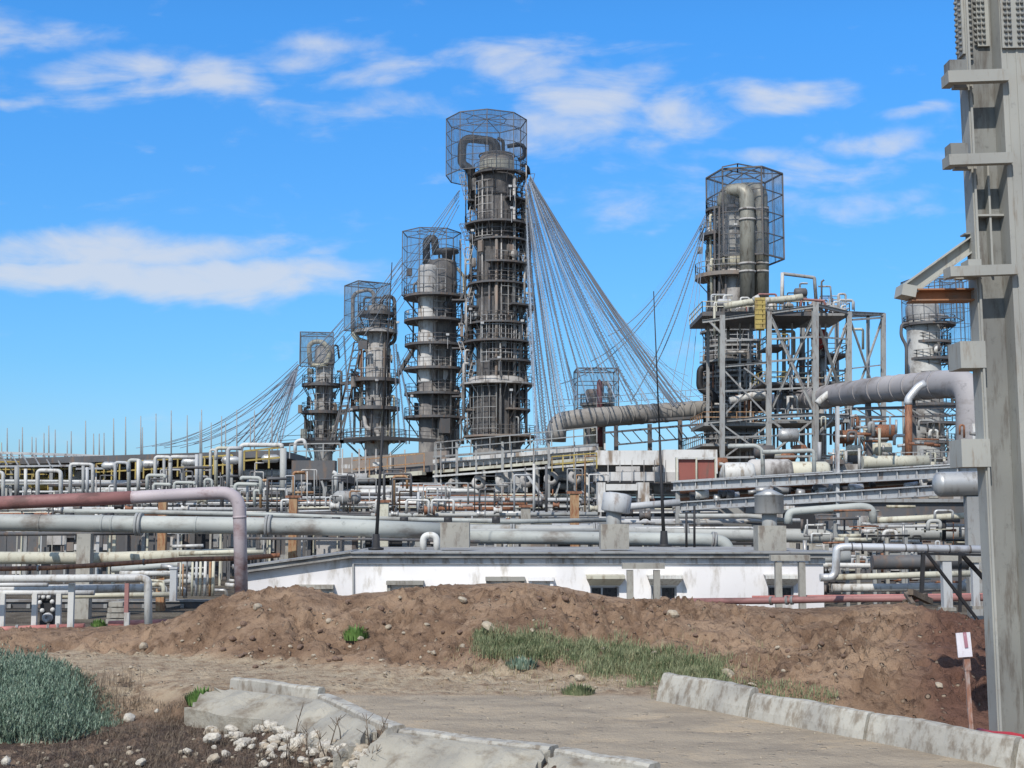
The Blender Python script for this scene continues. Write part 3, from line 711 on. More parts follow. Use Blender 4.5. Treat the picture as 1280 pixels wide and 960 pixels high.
# portal frames before the wall
def portal(pxa, pxb, pyt, label, cap=True):
    d = 45.5; a = at(pxa, pyt, d); b2 = at(pxb, pyt, d); root = thing('concrete_portal', label, 'support frame', (a.x, d, GZ))
    for x in (a.x + .12, b2.x - .12):
        mb = MB(); mb.box((x, d, (GZ + a.z) / 2 - .1), (.22, .25, a.z - GZ)); mb.build('post', M['concrete'], root)
    mb = MB(); mb.box(((a.x + b2.x) / 2, d - .01, a.z + .05), (b2.x - a.x + .3, .34, .2)); mb.build('crossbeam', M['concrete'], root)
portal(783, 825, 709, 'concrete portal frame standing in front of the white wall between two windows')
portal(968, 1006, 699, 'concrete portal frame at the right end of the white wall, rusty crossbeam')
# roof vents
def vent(px0, px1, pyt, pyb, label, hood, tilt=0):
    d = 49.5; a = at(px0, pyb, d); b2 = at(px1, pyb, d); zt_ = pz(pyt, d); xc = (a.x + b2.x) / 2; w = b2.x - a.x
    root = thing('roof_vent', label, 'roof vent', (xc, d, a.z))
    mb = MB(); mb.box((xc, d, (a.z + zt_) / 2), (w, w * .9, zt_ - a.z)); mb.build('concrete_shaft', M['concrete'], root)
    if not hood: return
    mb = MB(); mb.lathe((xc, d, zt_), [(w * .27, 0), (w * .27, .62), (.0, .63)], 16); mb.build('neck', M['steel'], root)
    rm = Matrix.Rotation(R(tilt), 3, 'Y'); ax = rm @ Vector((0, 0, 1))
    mb = MB(); seg = 10 if tilt else 20
    h0 = .45; mb.lathe((xc, d, zt_), [(0, h0), (w * .48, h0), (w * .52, h0 + .04), (w * .52, h0 + .68)] + ([(w * .3, h0 + .74), (0, h0 + .74)] if tilt else [(w * .56, h0 + .7), (w * .12, h0 + .92), (0, h0 + .93)]), seg, ax); mb.build('hood', M['silver'] if tilt == 0 else M['steel_light'], root)
vent(551, 587, 653, 684, 'bare concrete roof shaft without a hood, by the white bent pipe', False)
vent(750, 785, 655, 686, 'roof vent with a dented grey hood tipped to one side on a concrete shaft', True, 8)
vent(945, 980, 657, 689, 'roof vent with an upright round silver hood on a concrete shaft', True)
# masts on the roof
for (pa, pb, lb) in (((470, 684), (490, 328), 'tall thin black mast rising from the white building roof in front of the left towers'), ((830, 680), (817, 364), 'tall thin black mast on the roof right of the tipped vent, top against the sky')):
    d = 50; p, q_ = at(*pa, d), at(*pb, d); root = thing('roof_mast', lb, 'mast', p)
    mid = p.lerp(q_, .42)
    mb = MB(); mb.tube([p, mid], .06, 8, radii=[.075, .045]); mb.build('lower_pole', M['black'], root)
    mb = MB(); mb.tube([mid, q_], .03, 8, radii=[.034, .018]); mb.build('upper_pole', M['black'], root)
    mb = MB(); mb.lathe(p, [(.0, .5), (.13, .5), (.16, 0), (.3, -.02), (.3, -.1), (0, -.1)], 12); mb.build('foot', M['black'], root)
# small rods on roof near mast
mb = MB()
p = at(858, 684, 50.5); mb.tube([p, at(858, 640, 50.5)], .05, 6); solo(mb, 'roof_rod', M['black'], 'short black rod right of the tall mast on the roof', 'rod')
mb = MB(); mb.tube([at(868, 684, 50.8), at(868, 632, 50.8)], .05, 6); solo(mb, 'roof_rod', M['black'], 'short black rod, right one of the pair beside the tall mast', 'rod')
mb = MB(); mb.tube([at(529, 690, 52), at(529, 669, 52), at(546, 669, 52), at(546, 690, 52)], .135, 14, bend=.25)
solo(mb, 'bent_vent_pipe', M['pipe_w'], 'white pipe bent over like a hook beside the bare concrete roof shaft', 'pipe')

# ------------------------------------------------------------------ pipes helper
def pipe(name, label, pts, r_px, mat, group=None, bend=None, seg=14, flange=None, cat='pipe', extra=None):
    d0 = pts[0][2]; P = [at(*p) for p in pts]; r = r_px * sc(sum(p[2] for p in pts) / len(pts)); bend = (bend if bend is not None else 3.0) * r
    root = thing(name, label, cat, (P[0].x, P[0].y, P[0].z), group)
    mb = MB(); mb.tube(P, r, seg, bend); mb.build('pipe_run', mat, root)
    if flange:
        for (i, t) in flange:
            a, b2 = P[i], P[i + 1]; c = a.lerp(b2, t); dv = (b2 - a).normalized() * r * .35
            mb = MB(); mb.tube([c - dv, c - dv * .1], r * 1.35, seg); mb.tube([c + dv * .1, c + dv], r * 1.35, seg); mb.build('flange', M['steel'], root)
    if extra: extra(root, P, r)
    return root
def post(px, pyt, pyb, d, w_px, mat, label, name='pipe_support', cat='support', cap=0, group=None, capmat=None, zb=None, rnd=False):
    w = w_px * sc(d); t = at(px, pyt, d); b2 = at(px, pyb, d); z0 = zb if zb is not None else b2.z
    root = thing(name, label, cat, (t.x, d, z0), group)
    mb = MB()
    if rnd: mb.tube([Vector((t.x, d, z0)), t], w / 2, 12)
    else: mb.box((t.x, d, (t.z + z0) / 2), (w, w * .8, t.z - z0))
    mb.build('post', mat, root)
    if cap:
        mb = MB(); mb.box((t.x, d, t.z + w * .12), (cap * sc(d), w * 1.1, w * .28)); mb.build('cap', capmat or mat, root)
    return root
# left foreground pipes
d = 42
root = pipe('riser_pipe', 'thick dusty pipe, red at the left and pinkish grey beyond, bending down at the mound', [(-60, 631, d), (165, 622, d), (235, 618, d), (299, 615, d), (302, 760, d)], 8.2, M['pipe_pink'], bend=3.0, flange=None)
mb = MB(); mb.tube([at(-60, 631, d), at(165, 622, d)], 8.5 * sc(d), 14); s_ = mb.build('red_section', M['pipe_red'], root); s_['label'] = 'faded red section of the riser pipe'
mb = MB(); mb.tube([at(299.5, 645, d), at(299.6, 648, d)], 8.6 * sc(d), 14); mb.build('weld_band', M['pipe_pink'], root)
root = pipe('handrail_pipe', 'clean pale pipe running along the left foreground and bending down by the track', [(-60, 724, 39.5), (176, 722.5, 39.5), (185, 725, 39.5), (185.5, 792, 39.5)], 4.9, M['pipe_w'], bend=6)
for px, lbp in ((90, M['pipe_w']), ):
    post(px, 729, 790, 39.8, 7, M['pipe_w'], 'white post carrying the pale foreground pipe')
root = post(159, 729, 766, 39.5, 5, M['pipe_red'], 'post with a brown upper half and a white sleeve below, under the pale pipe'); 
mb = MB(); t = at(159, 766, 39.5); mb.box((t.x, 39.5, t.z - .3), (.15, .12, .62)); mb.build('sleeve', M['pipe_w'], root)
for px, lb in ((4, 'leftmost of the short white posts under the long white beam'), (44, 'short white post left of the round valve cluster'), (74, 'short white post right of the round valve cluster')):
    post(px, 742, 790, 40.5, 6, M['pipe_w'], lb)
pipe('white_beam', 'long whitish pipe resting on the short white posts at far left', [(-60, 741, 40.6), (118, 741, 40.6)], 3.2, M['pipe_w'])
pipe('pale_pipe', 'thin pale pipe just above the round valve cluster', [(-60, 731, 43), (60, 731, 43)], 2.6, M['pipe_w'])
pipe('blue_white_pipe', 'bluish white pipe passing behind the concrete post at far left', [(-60, 737, 45), (185, 735, 45)], 5.2, M['pipe_w'])
pipe('beam_pipe', 'cream pipe below the bluish white pipe, behind the concrete post', [(40, 746, 46), (215, 743, 46)], 3.2, M['pipe_cream'])
pipe('ground_pipe', 'salmon pink pipe lying near the ground at far left', [(-60, 791, 39.9), (4, 787, 40.2), (106, 783, 40.6)], 4, M['pipe_salmon'], flange=[(1, .17), (1, .55), (1, .67)])
pipe('ground_pipe', 'salmon pink pipe near the ground between the green weed and the mound', [(136, 780, 40.8), (250, 777, 40.9)], 4, M['pipe_salmon'], flange=[(0, .22)])
# valve cluster with round white covers
root = thing('valve_cluster', 'dark valve cluster with a ring of small round white covers above a round flange', 'valve', at(60, 783, 41.5))
mb = MB(); mb.box(at(60, 762, 41.7), (.42, .25, .95)); mb.box(at(60, 748, 41.6), (.75, .2, .12)); mb.build('valve_body', M['black'], root)
for (px, py) in ((48, 746), (54.5, 746), (61, 746), (65.5, 752), (66, 762), (53, 763), (50, 753)):
    mb = MB(); mb.lathe(at(px, py, 41.5), [(0, .07), (.055, .07), (.07, .03), (.07, 0)], 14, (0, -1, 0)); mb.build('round_cover', M['pipe_w'], root)
mb = MB(); mb.lathe(at(60, 772, 41.5), [(0, .05), (.06, .05), (.06, .12), (.13, .12), (.16, .09), (.16, 0)], 18, (0, -1, 0)); mb.build('flange', M['steel_light'], root)
pipe('rusty_pipe', 'thin rusty brown pipe slanting up to the right behind the foreground pipe', [(-60, 712, 44), (60, 710, 44), (130, 706, 44), (230, 699, 44), (300, 698, 44), (350, 694, 44)], 3.0, M['rust'], flange=[(0, .9), (2, .5)])
root = thing('concrete_post', 'tall concrete post cast in one piece under the big grey pipe', 'support post', at(107, 800, 56)); w = 17 * sc(56)
mb = MB(); a = at(107, 667, 55.5); mb.box((a.x, 55.5, (a.z + GZ) / 2), (w, w * .8, a.z - GZ)); mb.build('shaft', M['concrete'], root)
mb = MB(); mb.box((a.x, 55.5, pz(733, 55.5)), (w * 1.06, w * .9, .05)); mb.build('band', M['steel_dark'], root)
# big grey pipe
def straps(root, P, r):
    for t in (.17, .43, .47, .82):
        c = P[1].lerp(P[2], t) if len(P) > 2 else P[0].lerp(P[1], t); mb = MB(); mb.tube([c - Vector((.05, 0, 0)), c + Vector((.05, 0, 0))], r * 1.03, 18); mb.build('weld_band', M['pipe_a'], root)
pipe('main_pipe', 'thickest grey-green pipe crossing the left half of the photo on concrete posts', [(-80, 652, 56), (0, 653, 56), (300, 657, 56), (420, 659, 56), (556, 664, 57)], 10.6, M['pipe_a'], seg=22, extra=straps, flange=[(1, .58), (2, .3)])
pipe('main_pipe', 'grey pipe continuing behind the roof vents, bending down at its right end', [(575, 671, 60), (750, 673, 60), (885, 675, 60), (908, 678, 60), (912, 700, 60)], 8.2, M['pipe_a'], seg=20, flange=[(2, .3)])
pipe('long_pipe', 'light grey pipe above and behind the pipe with the bent right end', [(560, 664, 66), (790, 665, 66), (1058, 671, 66), (1062, 690, 66)], 8.6, M['grey_pipe'], seg=20, flange=[(0, .35), (0, .8), (1, .25), (1, .66)])
pipe('long_pipe', 'grey pipe running behind the steel column at mid height', [(1040, 667, 72), (1330, 665, 72)], 9.0, M['grey_pipe'], seg=18, flange=[(0, .2), (0, .23)])
pipe('cream_pipe', 'cream yellow pipe behind the concrete post at left', [(-60, 697, 59), (130, 698, 59), (320, 692, 60)], 7.6, M['pipe_cream'], seg=18)
pipe('upper_pipe', 'thin light pipe running right above the thickest pipe', [(80, 639, 58), (180, 640, 58), (320, 643, 58), (450, 648, 59), (640, 652, 60), (760, 650, 62)], 3.0, M['pipe_a'])
pipe('lower_pipe', 'thin dark pipe below the thickest pipe behind the roof edge', [(305, 673, 54), (470, 674, 54), (600, 677, 54)], 1.8, M['steel_dark'])
k = 0
for px in (36, 87, 137, 318, 364, 397, 420, 505, 560, 620):
    root = thing('saddle_block', 'dark saddle block between the thickest pipe and the thin pipe above it', 'pipe saddle', at(px, 645, 57), 'saddle blocks under the thin pipe')
    mb = MB(); y = 644.5 if px < 300 else 650; mb.tube([at(px - 5, y, 57.2), at(px + 5, y, 57.2)], .13, 10); mb.box(at(px, y + 2, 57), (.3, .2, .16)); mb.build('block', M['black'], root)
for px, t, b_, w, mt, cp, lb, dd in ((204, 626, 700, 10, 'rust_y', 0, 'rust-streaked yellowish post behind the thickest pipe at left', 60), (367, 622, 690, 10, 'rust_y', 19, 'orange rusted post with a ragged cap left of the left mast', 60),
                           (480, 628, 690, 12, 'pipe_cream', 17, 'cream concrete post with a brown cap just right of the left mast', 60), (657, 634, 690, 12, 'concrete', 17, 'short beige post with a wide cap left of the rusty post', 70),
                           (718, 617, 690, 11, 'rust_y', 19, 'rusty peeling post with a flat cap, left of the tipped roof vent', 70)):
    post(px, t, b_, dd, w, M[mt], lb, cap=cp, capmat=M['rust'] if cp else None, name='pipe_post', zb=GZ)
pipe('blue_pipe', 'short blue-grey pipe stub left of the white building', [(140, 712, 52), (215, 706, 52), (240, 706, 52)], 4, M['pipe_a'])
pipe('white_pipe_run', 'white pipe ending at the vertical white post left of the big bend', [(150, 717, 51), (214, 717, 51)], 3.4, M['pipe_w'])
post(217.5, 711, 786, 41.5, 8, M['steel_light'], 'pale vertical post with a bracket left of the big bend', cap=10, zb=.2)
for i, (px, w, mt, t) in enumerate(((226, 2.2, 'pipe_cream', 700), (229, 2, 'rust_y', 705), (241, 3, 'pipe_cream', 700), (246, 3.4, 'steel_light', 700), (251, 3.4, 'pipe_cream', 700), (257, 4, 'pipe_w', 700), (263, 3, 'rust_y', 702), (267, 4, 'pipe_cream', 700), (234, 2, 'steel_dark', 702))):
    post(px, t, 745, 47, w, M[mt], 'one of the close-set vertical pipes standing left of the big bend', name='riser', cat='pipe', rnd=True, group='riser pipes left of the big bend')
pipe('capping_pipe', 'small bright pipe piece lying over the close-set vertical pipes', [(215, 683, 46.5), (254, 682, 46.5)], 2, M['pipe_w'])
pipe('capping_pipe', 'cream pipe piece above the rusty pipe left of the big bend', [(224, 692, 46), (292, 690, 46), (330, 690, 46)], 3, M['pipe_cream'])
random.seed(21)
for k in range(26):
    px = random.uniform(160, 292); py = random.uniform(706, 742); l = random.uniform(8, 24); dd = random.uniform(48, 55)
    pipe('pipe_fitting', 'small bent pipe fitting in the tangle left of the white building', [(px, py, dd), (px + l, py + random.uniform(-2, 2), dd), (px + l, py + random.choice([-9, 8, 12]), dd)], random.uniform(1.4, 3.3), M[random.choice(['pipe_w', 'pipe_cream', 'grey_pipe', 'steel_dark', 'silver'])], 'pipe fittings left of the white building', seg=8)
# low dark wall behind the left pipes
root = thing('low_dark_wall', 'low dark sooty wall with piers behind the left foreground pipes', 'wall', at(160, 780, 62)); mb = MB()
a, b_ = at(-120, 760, 62), at(305, 760, 62); zt_ = pz(752, 62); mb.box(((a.x + b_.x) / 2, 62, (zt_ + GZ) / 2), (b_.x - a.x, .3, zt_ - GZ)); mb.build('panel', M['steel_dark'], root)
mb = MB(); mb.box(((a.x + b_.x) / 2, 61.95, zt_ + .05), (b_.x - a.x, .4, .1)); mb.build('coping', M['concrete_d'], root)
for px in range(-60, 300, 24):
    mb = MB(); q_ = at(px, 760, 61.8); mb.box((q_.x, 61.78, (zt_ + GZ) / 2 - .05), (.16, .12, zt_ - GZ - .1)); mb.build('pier', M['steel'], root)
root = thing('stone_stack', 'stack of pale blocks behind the post with the white sleeve', 'blocks', at(147, 780, 50))
for k in range(4):
    mb = MB(); mb.box(at(147, 776 - k * 7, 50), (.75 - .07 * k, .5, .17)); mb.build('block', M['concrete'], root)
# right foreground pipes
pipe('insulated_pipe', 'bright silver banded pipe with a bend, crossing in front of the right pipe racks', [(1025, 722, 41), (1044, 722, 41), (1046, 685, 41), (1056, 683.5, 41), (1330, 689, 41)], 4.9, M['silver_b'], bend=2.4,
     extra=lambda root, P, r: [(lambda mb: (mb.tube([P[3].lerp(P[4], t) - Vector((.02, 0, 0)), P[3].lerp(P[4], t) + Vector((.02, 0, 0))], r * 1.06, 14), mb.build('joint_band', M['steel_dark'], root)))(MB()) for t in (.03, .075, .175, .275, .375, .475, .57, .66, .75)])
pipe('red_ground_pipe', 'dusty red pipe running along the foot of the white wall to the right', [(840, 752, 44), (960, 751, 43), (1040, 749, 42), (1330, 746, 40)], 4.2, M['pipe_red'], flange=[(1, .05), (1, .3), (1, .38)])
pipe('red_ground_pipe', 'paler red pipe just above the dusty red ground pipe at right', [(940, 747, 46), (1330, 743, 44)], 2.5, M['pipe_salmon'])
def tee(px, pyt, pyb, label, d=39, w=11):
    root = thing('tee_support', label, 'pipe support', at(px, pyb, d)); x = at(px, pyt, d).x; zt_, zb2 = pz(pyt, d), pz(pyb, d)
    mb = MB(); mb.box((x, d, (zt_ + zb2) / 2), (w * sc(d), w * sc(d), zt_ - zb2)); mb.build('post', M['steel_light'], root)
    mb = MB(); mb.box((x + .15, d - .01, zt_ + .09), (w * 3.8 * sc(d), .3, .17)); mb.build('crosshead', M['concrete'], root)
    mb = MB(); mb.box((x, d, zb2 + .02), (w * 1.7 * sc(d), .3, .1)); mb.build('foot', M['concrete'], root)
tee(1182, 701, 762, 'T shaped support with a concrete head under the silver banded pipe', 38.5)
tee(1218, 703, 760, 'second T shaped support, half hidden by the big column', 40, 8)
pipe('bent_pipe', 'grey-green pipe looping over with bends at both ends right of the round-hooded vent', [(985, 655, 58), (986, 640, 58), (1010, 638, 58), (1078, 633, 58), (1090, 636, 58), (1092, 655, 58)], 5, M['pipe_a'], bend=2)
pipe('cream_run', 'cream pipe with a white wrapped end in front of the right rack', [(1085, 651, 60), (1150, 648, 60), (1215, 644, 60), (1230, 652, 60)], 4, M['pipe_cream'])
pipe('grey_run', 'mid grey pipe under the cream pipe at the right', [(1095, 658, 61), (1330, 656, 61)], 2, M['steel_light'])
pipe('dark_drum_pipe', 'thick dark grey pipe in shade below the silver banded pipe', [(1090, 703, 52), (1215, 702, 52)], 9, M['steel_dark'], seg=18)
pipe('pale_run', 'cream pipe low behind the black trestle', [(1040, 722, 50), (1240, 716, 50)], 4, M['pipe_cream'])
pipe('pale_run', 'white pipe lowest behind the black trestle', [(1040, 735, 53), (1300, 733, 53)], 5, M['pipe_w'])
pipe('pale_run', 'whitish pipe in shade left of the T support', [(1010, 706, 53), (1240, 709, 53)], 3, M['pipe_w'])
pipe('short_drum', 'stubby grey drum end below the bent pipe', [(1000, 699, 55), (1062, 696, 55)], 8, M['grey_pipe'], seg=18)
# big silver vessel
root = thing('silver_vessel', 'large horizontal silver vessel with a domed left end beside the column', 'vessel', at(1200, 606, 52)); r = 15.5 * sc(52); c0 = at(1175, 605.5, 52); c1 = at(1330, 603, 52)
L = (c1 - c0).length; mb = MB(); mb.lathe(c0, [(r * .0, -r * .55), (r * .45, -r * .5), (r * .8, -r * .33), (r * .97, -r * .1), (r, 0)], 28, c1 - c0); mb.build('domed_end', M['silver'], root)
mb = MB(); mb.lathe(c0, [(r, 0), (r, L)], 28, c1 - c0); mb.build('shell', M['silver'], root)
mb = MB(); a = at(1214, 620, 52); mb.box((a.x, 52, (a.z + GZ) / 2), (.5, .4, a.z - GZ)); mb.build('pedestal', M['steel'], root)
# black trestle
root = thing('black_trestle', 'black steel A-frame trestle standing on the berm beside the column', 'trestle', at(1170, 765, 33)); dT = 33
for (a, b_, w) in (((1154, 692, dT), (1151, 768, dT), .09), ((1157, 690, dT), (1222, 775, dT + .4), .07), ((1200, 690, dT + 1), (1200, 765, dT + 1), .07), ((1203, 694, dT + 1), (1236, 730, dT + 1.6), .1), ((1140, 742, dT), (1170, 738, dT), .05), ((1148, 692, dT), (1240, 694, dT + 1.2), .06)):
    mb = MB(); mb.ibeam(at(*a), at(*b_), w, w * 1.1, .015, up=(0, 1, 0)); mb.build('strut', M['black'], root)
mb = MB(); mb.bar(at(1132, 742, 32), at(1142, 756, 31), .09); mb.bar(at(1138, 740, 31.5), at(1163, 752, 32.5), .14); mb.bar(at(1130, 752, 31.5), at(1158, 743, 32.5), .08)
solo(mb, 'tangled_roots', M['dry'], 'dark tangle of broken timber at the foot of the black trestle', 'debris')
# ------------------------------------------------------------------ tower helpers
def cage(root, cxp, d, r, pyt, pyb, sides, name='netting_cage', mat='net', ax=0, step=1.6, w=.09, y0=0, squash=1.0, top=True):
    c = at(cxp, (pyt + pyb) / 2, d); zt_, zb2 = pz(pyt, d), pz(pyb, d); mb = MB(); P = []
    for k in range(sides):
        a = 2 * math.pi * (k + .5) / sides + R(ax); P.append(Vector((c.x + r * math.cos(a), d + y0 + r * squash * math.sin(a), 0)))
    nz = max(2, int((zt_ - zb2) / step))
    for k in range(sides):
        a, b2 = P[k], P[(k + 1) % sides]
        mb.bar(a + Vector((0, 0, zb2)), a + Vector((0, 0, zt_)), w * 1.25)
        for j in range(nz + 1): z = zb2 + (zt_ - zb2) * j / nz; mb.bar(a + Vector((0, 0, z)), b2 + Vector((0, 0, z)), w * (1.3 if j in (0, nz) else .75))
        m_ = a.lerp(b2, .5); mb.bar(m_ + Vector((0, 0, zb2)), m_ + Vector((0, 0, zt_)), w * .5)
        if top: mb.bar(a + Vector((0, 0, zt_)), Vector((c.x, d + y0, zt_ + .35)), w * .8)
    if top:
        for k in range(sides): mb.bar((P[k] - Vector((c.x, d + y0, 0))) * .5 + Vector((c.x, d + y0, zt_ + .18)), (P[(k + 1) % sides] - Vector((c.x, d + y0, 0))) * .5 + Vector((c.x, d + y0, zt_ + .18)), w * .8)
    o = mb.build(name, M['steel_dark'], root)
    mb = MB()
    for k in range(sides):
        a, b2 = P[k], P[(k + 1) % sides]; mb.add([a + Vector((0, 0, zb2)), b2 + Vector((0, 0, zb2)), b2 + Vector((0, 0, zt_)), a + Vector((0, 0, zt_))], [(0, 1, 2, 3)])
    if top: mb.add([p + Vector((0, 0, zt_ + .02)) for p in P], [tuple(range(sides))])
    mb.build('net_sheet', M[mat], o); return o
def platform(root, cx0, d, r0, r1, z, a0=0, a1=360, th=.32, railh=1.15, mat='steel_dark', brk=8, railmat=None, bl=None):
    c = Vector((cx0, d, z)); mb = MB(); mb.ring(c, r0 + .02, r1, th, a0, a1, 32)
    for k in range(brk):
        a = R(a0 + (a1 - a0) * (k + .5) / brk); dv = Vector((math.cos(a), math.sin(a), 0)); L = bl or (r1 - r0) * 1.1
        mb.bar(c + dv * (r1 - .1) - Vector((0, 0, th)), c + dv * (r0 + .05) - Vector((0, 0, th + L)), .11)
    o = mb.build('platform', M[mat], root); mb = MB(); n = max(6, int(20 * (a1 - a0) / 360))
    pts = [c + Vector((math.cos(R(a0 + (a1 - a0) * k / n)) * (r1 - .08), math.sin(R(a0 + (a1 - a0) * k / n)) * (r1 - .08), 0)) for k in range(n + 1)]
    rail(mb, pts, railh, .07, 1.3, (1.0, .55)); mb.build('railing', M[railmat or mat], o); return o
def ladder(root, p, q, w=.5, mat='steel_dark', step=.6, side=Vector((1, 0, 0)), t=.08, name='ladder'):
    p = Vector(p); q = Vector(q); s = side * w / 2; mb = MB(); mb.bar(p - s, q - s, t); mb.bar(p + s, q + s, t); n = max(2, int((q - p).length / step))
    for k in range(n + 1): c = p.lerp(q, k / n); mb.bar(c - s, c + s, t * .7)
    mb.build(name, M[mat], root)
def shell(root, cxp, d, prof_px, mat, name='shell', y0=0, seg=32):
    """prof_px: (radius px, py) from the top down"""
    x = at(cxp, prof_px[-1][1], d).x; s = sc(d); z0 = pz(prof_px[-1][1], d)
    pr = [(r * s, pz(py, d) - z0) for r, py in prof_px][::-1]; pr = [(0, pr[0][1])] + pr + [(0, pr[-1][1] + .01)]
    mb = MB(); mb.lathe((x, d + y0, z0), pr, seg); return mb.build(name, mat if not isinstance(mat, str) else M[mat], root)
def opipe(root, pts, r, mat, name='overhead_pipe', bend=None, seg=12):
    P = [at(*p) for p in pts]; mb = MB(); mb.tube(P, r, seg, bend or r * 3); return mb.build(name, M[mat], root)
def bands(root, cxp, d, rpx, pys, mat='steel_dark', h=.22, y0=0, name='stiffening_ring'):
    s = sc(d)
    for py in pys:
        mb = MB(); mb.lathe((at(cxp, py, d).x, d + y0, pz(py, d)), [(rpx * s, 0), (rpx * s + .14, 0), (rpx * s + .14, h), (rpx * s, h)], 28); mb.build(name, M[mat], root)
def clutter(root, cxp, d, rpx, py0, py1, n, mats, seed):
    """risers, boxes, nozzles hugging a tower"""
    r = random.Random(seed); s = sc(d); c = at(cxp, 500, d).x
    for k in range(n):
        a = R(r.choice([r.uniform(190, 350), r.uniform(160, 200), r.uniform(340, 380)])); rr = rpx * s + r.uniform(.15, .6) * (1 if r.random() < .6 else 3); x = c + rr * math.cos(a); y = d + rr * math.sin(a)
        t = r.random(); pa = r.uniform(py0, py1); m_ = M[r.choice(mats)]
        mb = MB()
        if t < .55:
            pb = min(py1, pa + r.uniform(25, 130)); mb.tube([(x, y, pz(pb, d)), (x, y, pz(pa, d)), (c + (rr - .7) * math.cos(a), d + (rr - .7) * math.sin(a), pz(pa, d))], r.uniform(.08, .24), 8, .5); mb.build('riser_pipe', m_, root)
        elif t < .8:
            mb.box((x, y, pz(pa, d)), (r.uniform(.5, 1.6), r.uniform(.3, .6), r.uniform(.5, 2.2)), Matrix.Rotation(a + math.pi / 2, 3, 'Z')); mb.build('cladding_panel', m_, root)
        else:
            dv = Vector((math.cos(a), math.sin(a), 0)); mb.lathe((c, d, pz(pa, d)), [(.45, rpx * s - .1), (.45, rpx * s + .5), (.62, rpx * s + .5), (.62, rpx * s + .7), (0, rpx * s + .7)], 12, dv); mb.build('manhole', m_, root)
# ------------------------------------------------------------------ main tower
D = 180; s = sc(D)
root = thing('distillation_tower', 'tallest dark sooty tower, netting cage on top, ringed by many platforms', 'tower', (at(620, 560, D).x, D, GZ)); T1 = root
shell(root, 621, D, [(2, 193), (20, 195), (22, 198), (22, 219)], 'shell_rust', 'head_drum'); shell(root, 621, D, [(22, 220), (25.5, 222), (26, 300), (26, 470), (29, 480), (30, 565), (30, 720)], 'shell_dark')
bands(root, 621, D, 26.5, (248, 296, 372, 412), 'steel_dark', .35); bands(root, 621, D, 22, (196, 217), 'steel_dark', .2)
s_ = shell(root, 621, D, [(22.2, 203), (22.4, 204), (22.4, 214), (22.2, 215)], 'pipe_cream', 'pale_band')
cxm = at(621, 400, D).x
lev = [(219, 36, 'shell_rust'), (252, 43, None), (282, 43, None), (302, 40, None), (332, 44, None), (356, 42, None), (384, 45, None), (405, 42, None), (428, 44, None), (452, 45, None), (480, 47, 'pale'), (512, 46, 'rusty'), (545, 47, 'rusty')]
for i, (py, rp, k) in enumerate(lev):
    platform(root, cxm + (.5 if i % 3 == 0 else .1), D, 25.8 * s, rp * s * (.98 if i % 2 == 0 else .9), pz(py, D), (0, -70, 0, 120, -110)[i % 5], (360, 205, 360, 400, 140)[i % 5], .26, 1.3, 'shell_pale' if k == 'pale' else 'shell_rust' if k == 'rusty' else 'steel_dark', 12, 'steel_dark', bl=1.7 if i % 2 else 2.3)
# pale belt on the lower tower
mb = MB(); mb.lathe((cxm, D, pz(482, D)), [(38 * s, 0), (36 * s, .9), (29 * s, 1.2)], 32); mb.build('belt', M['shell_pale'], root)
for k in range(16):      # platforms are half open: outer risers and posts stand at the two edges
    a = R(random.uniform(-40, 220)); 
    x, y = cxm + 40 * s * math.cos(a), D + 40 * s * math.sin(a); mb = MB(); i = random.randrange(len(lev) - 2)
    mb.tube([(x, y, pz(lev[i + 2][0], D)), (x, y, pz(lev[i][0], D) + 1)], random.uniform(.07, .2), 8); mb.build('riser_pipe', M[random.choice(['steel_dark', 'shell_pale', 'shell_rust'])], root)
for a in (168, 182, 350, 8, 200, 340):
    for i in range(len(lev) - 1):
        rr = 38 * s; x = cxm + rr * math.cos(R(a)); y = D - 1 + rr * math.sin(R(a)) * .3; z0, z1 = pz(lev[i + 1][0], D), pz(lev[i][0], D)
        if (i + a) % 3: ladder(root, (x, y, z0), (x + random.choice([-1, 1]) * .9, y, z1), .55, random.choice(['steel_dark', 'shell_pale']))
for xx in (-18, -9, 0, 6, 15, 22):
    mb = MB(); x = cxm + xx * s; y = D - math.sqrt(max(0, (30 * s) ** 2 - (xx * s) ** 2)) - .25; mb.tube([(x, y, pz(560, D)), (x, y, pz(random.choice([225, 300, 340, 250]), D))], random.choice([.09, .14, .22]), 8); mb.build('riser_pipe', M[random.choice(['steel_dark', 'shell_pale', 'shell_rust'])], root)
clutter(root, 621, D, 29, 228, 555, 60, ['steel_dark', 'shell_pale', 'shell_rust', 'steel'], 4)
cage(root, 608, D, 52 * s, 152, 222, 9, ax=12, step=2.0)
opipe(root, [(621, 200, D), (621, 177, D), (578, 172, D), (577, 205, D), (588, 211, D), (590, 222, D), (590, 262, D)], .62, 'black', bend=1.5)
opipe(root, [(629, 200, D), (629, 176, D), (622, 173, D)], .25, 'black'); opipe(root, [(614, 198, D), (614, 180, D)], .4, 'black'); opipe(root, [(634, 183, D), (655, 180, D), (656, 196, D), (648, 200, D)], .3, 'black'); opipe(root, [(650, 206, D), (660, 208, D), (661, 218, D)], .25, 'black')
for px in (607, 612, 630): mb = MB(); p = at(px, 194, D); mb.bar(p, p + Vector((0, 0, 1.9)), .12); mb.build('vent_stub', M['black'], root)
mb = MB()                                                                      # loose sooty netting wrapped round the shell
for k in range(16):
    a0, a1 = R(k * 22.5), R(k * 22.5 + 22.5); rr = 31.5 * s
    mb.add([(cxm + rr * math.cos(a), D + rr * math.sin(a), z) for z in (pz(545, D), pz(226, D)) for a in (a0, a1)], [(0, 1, 3, 2)])
mb.build('scaffold_net', M['net_dark'], root)
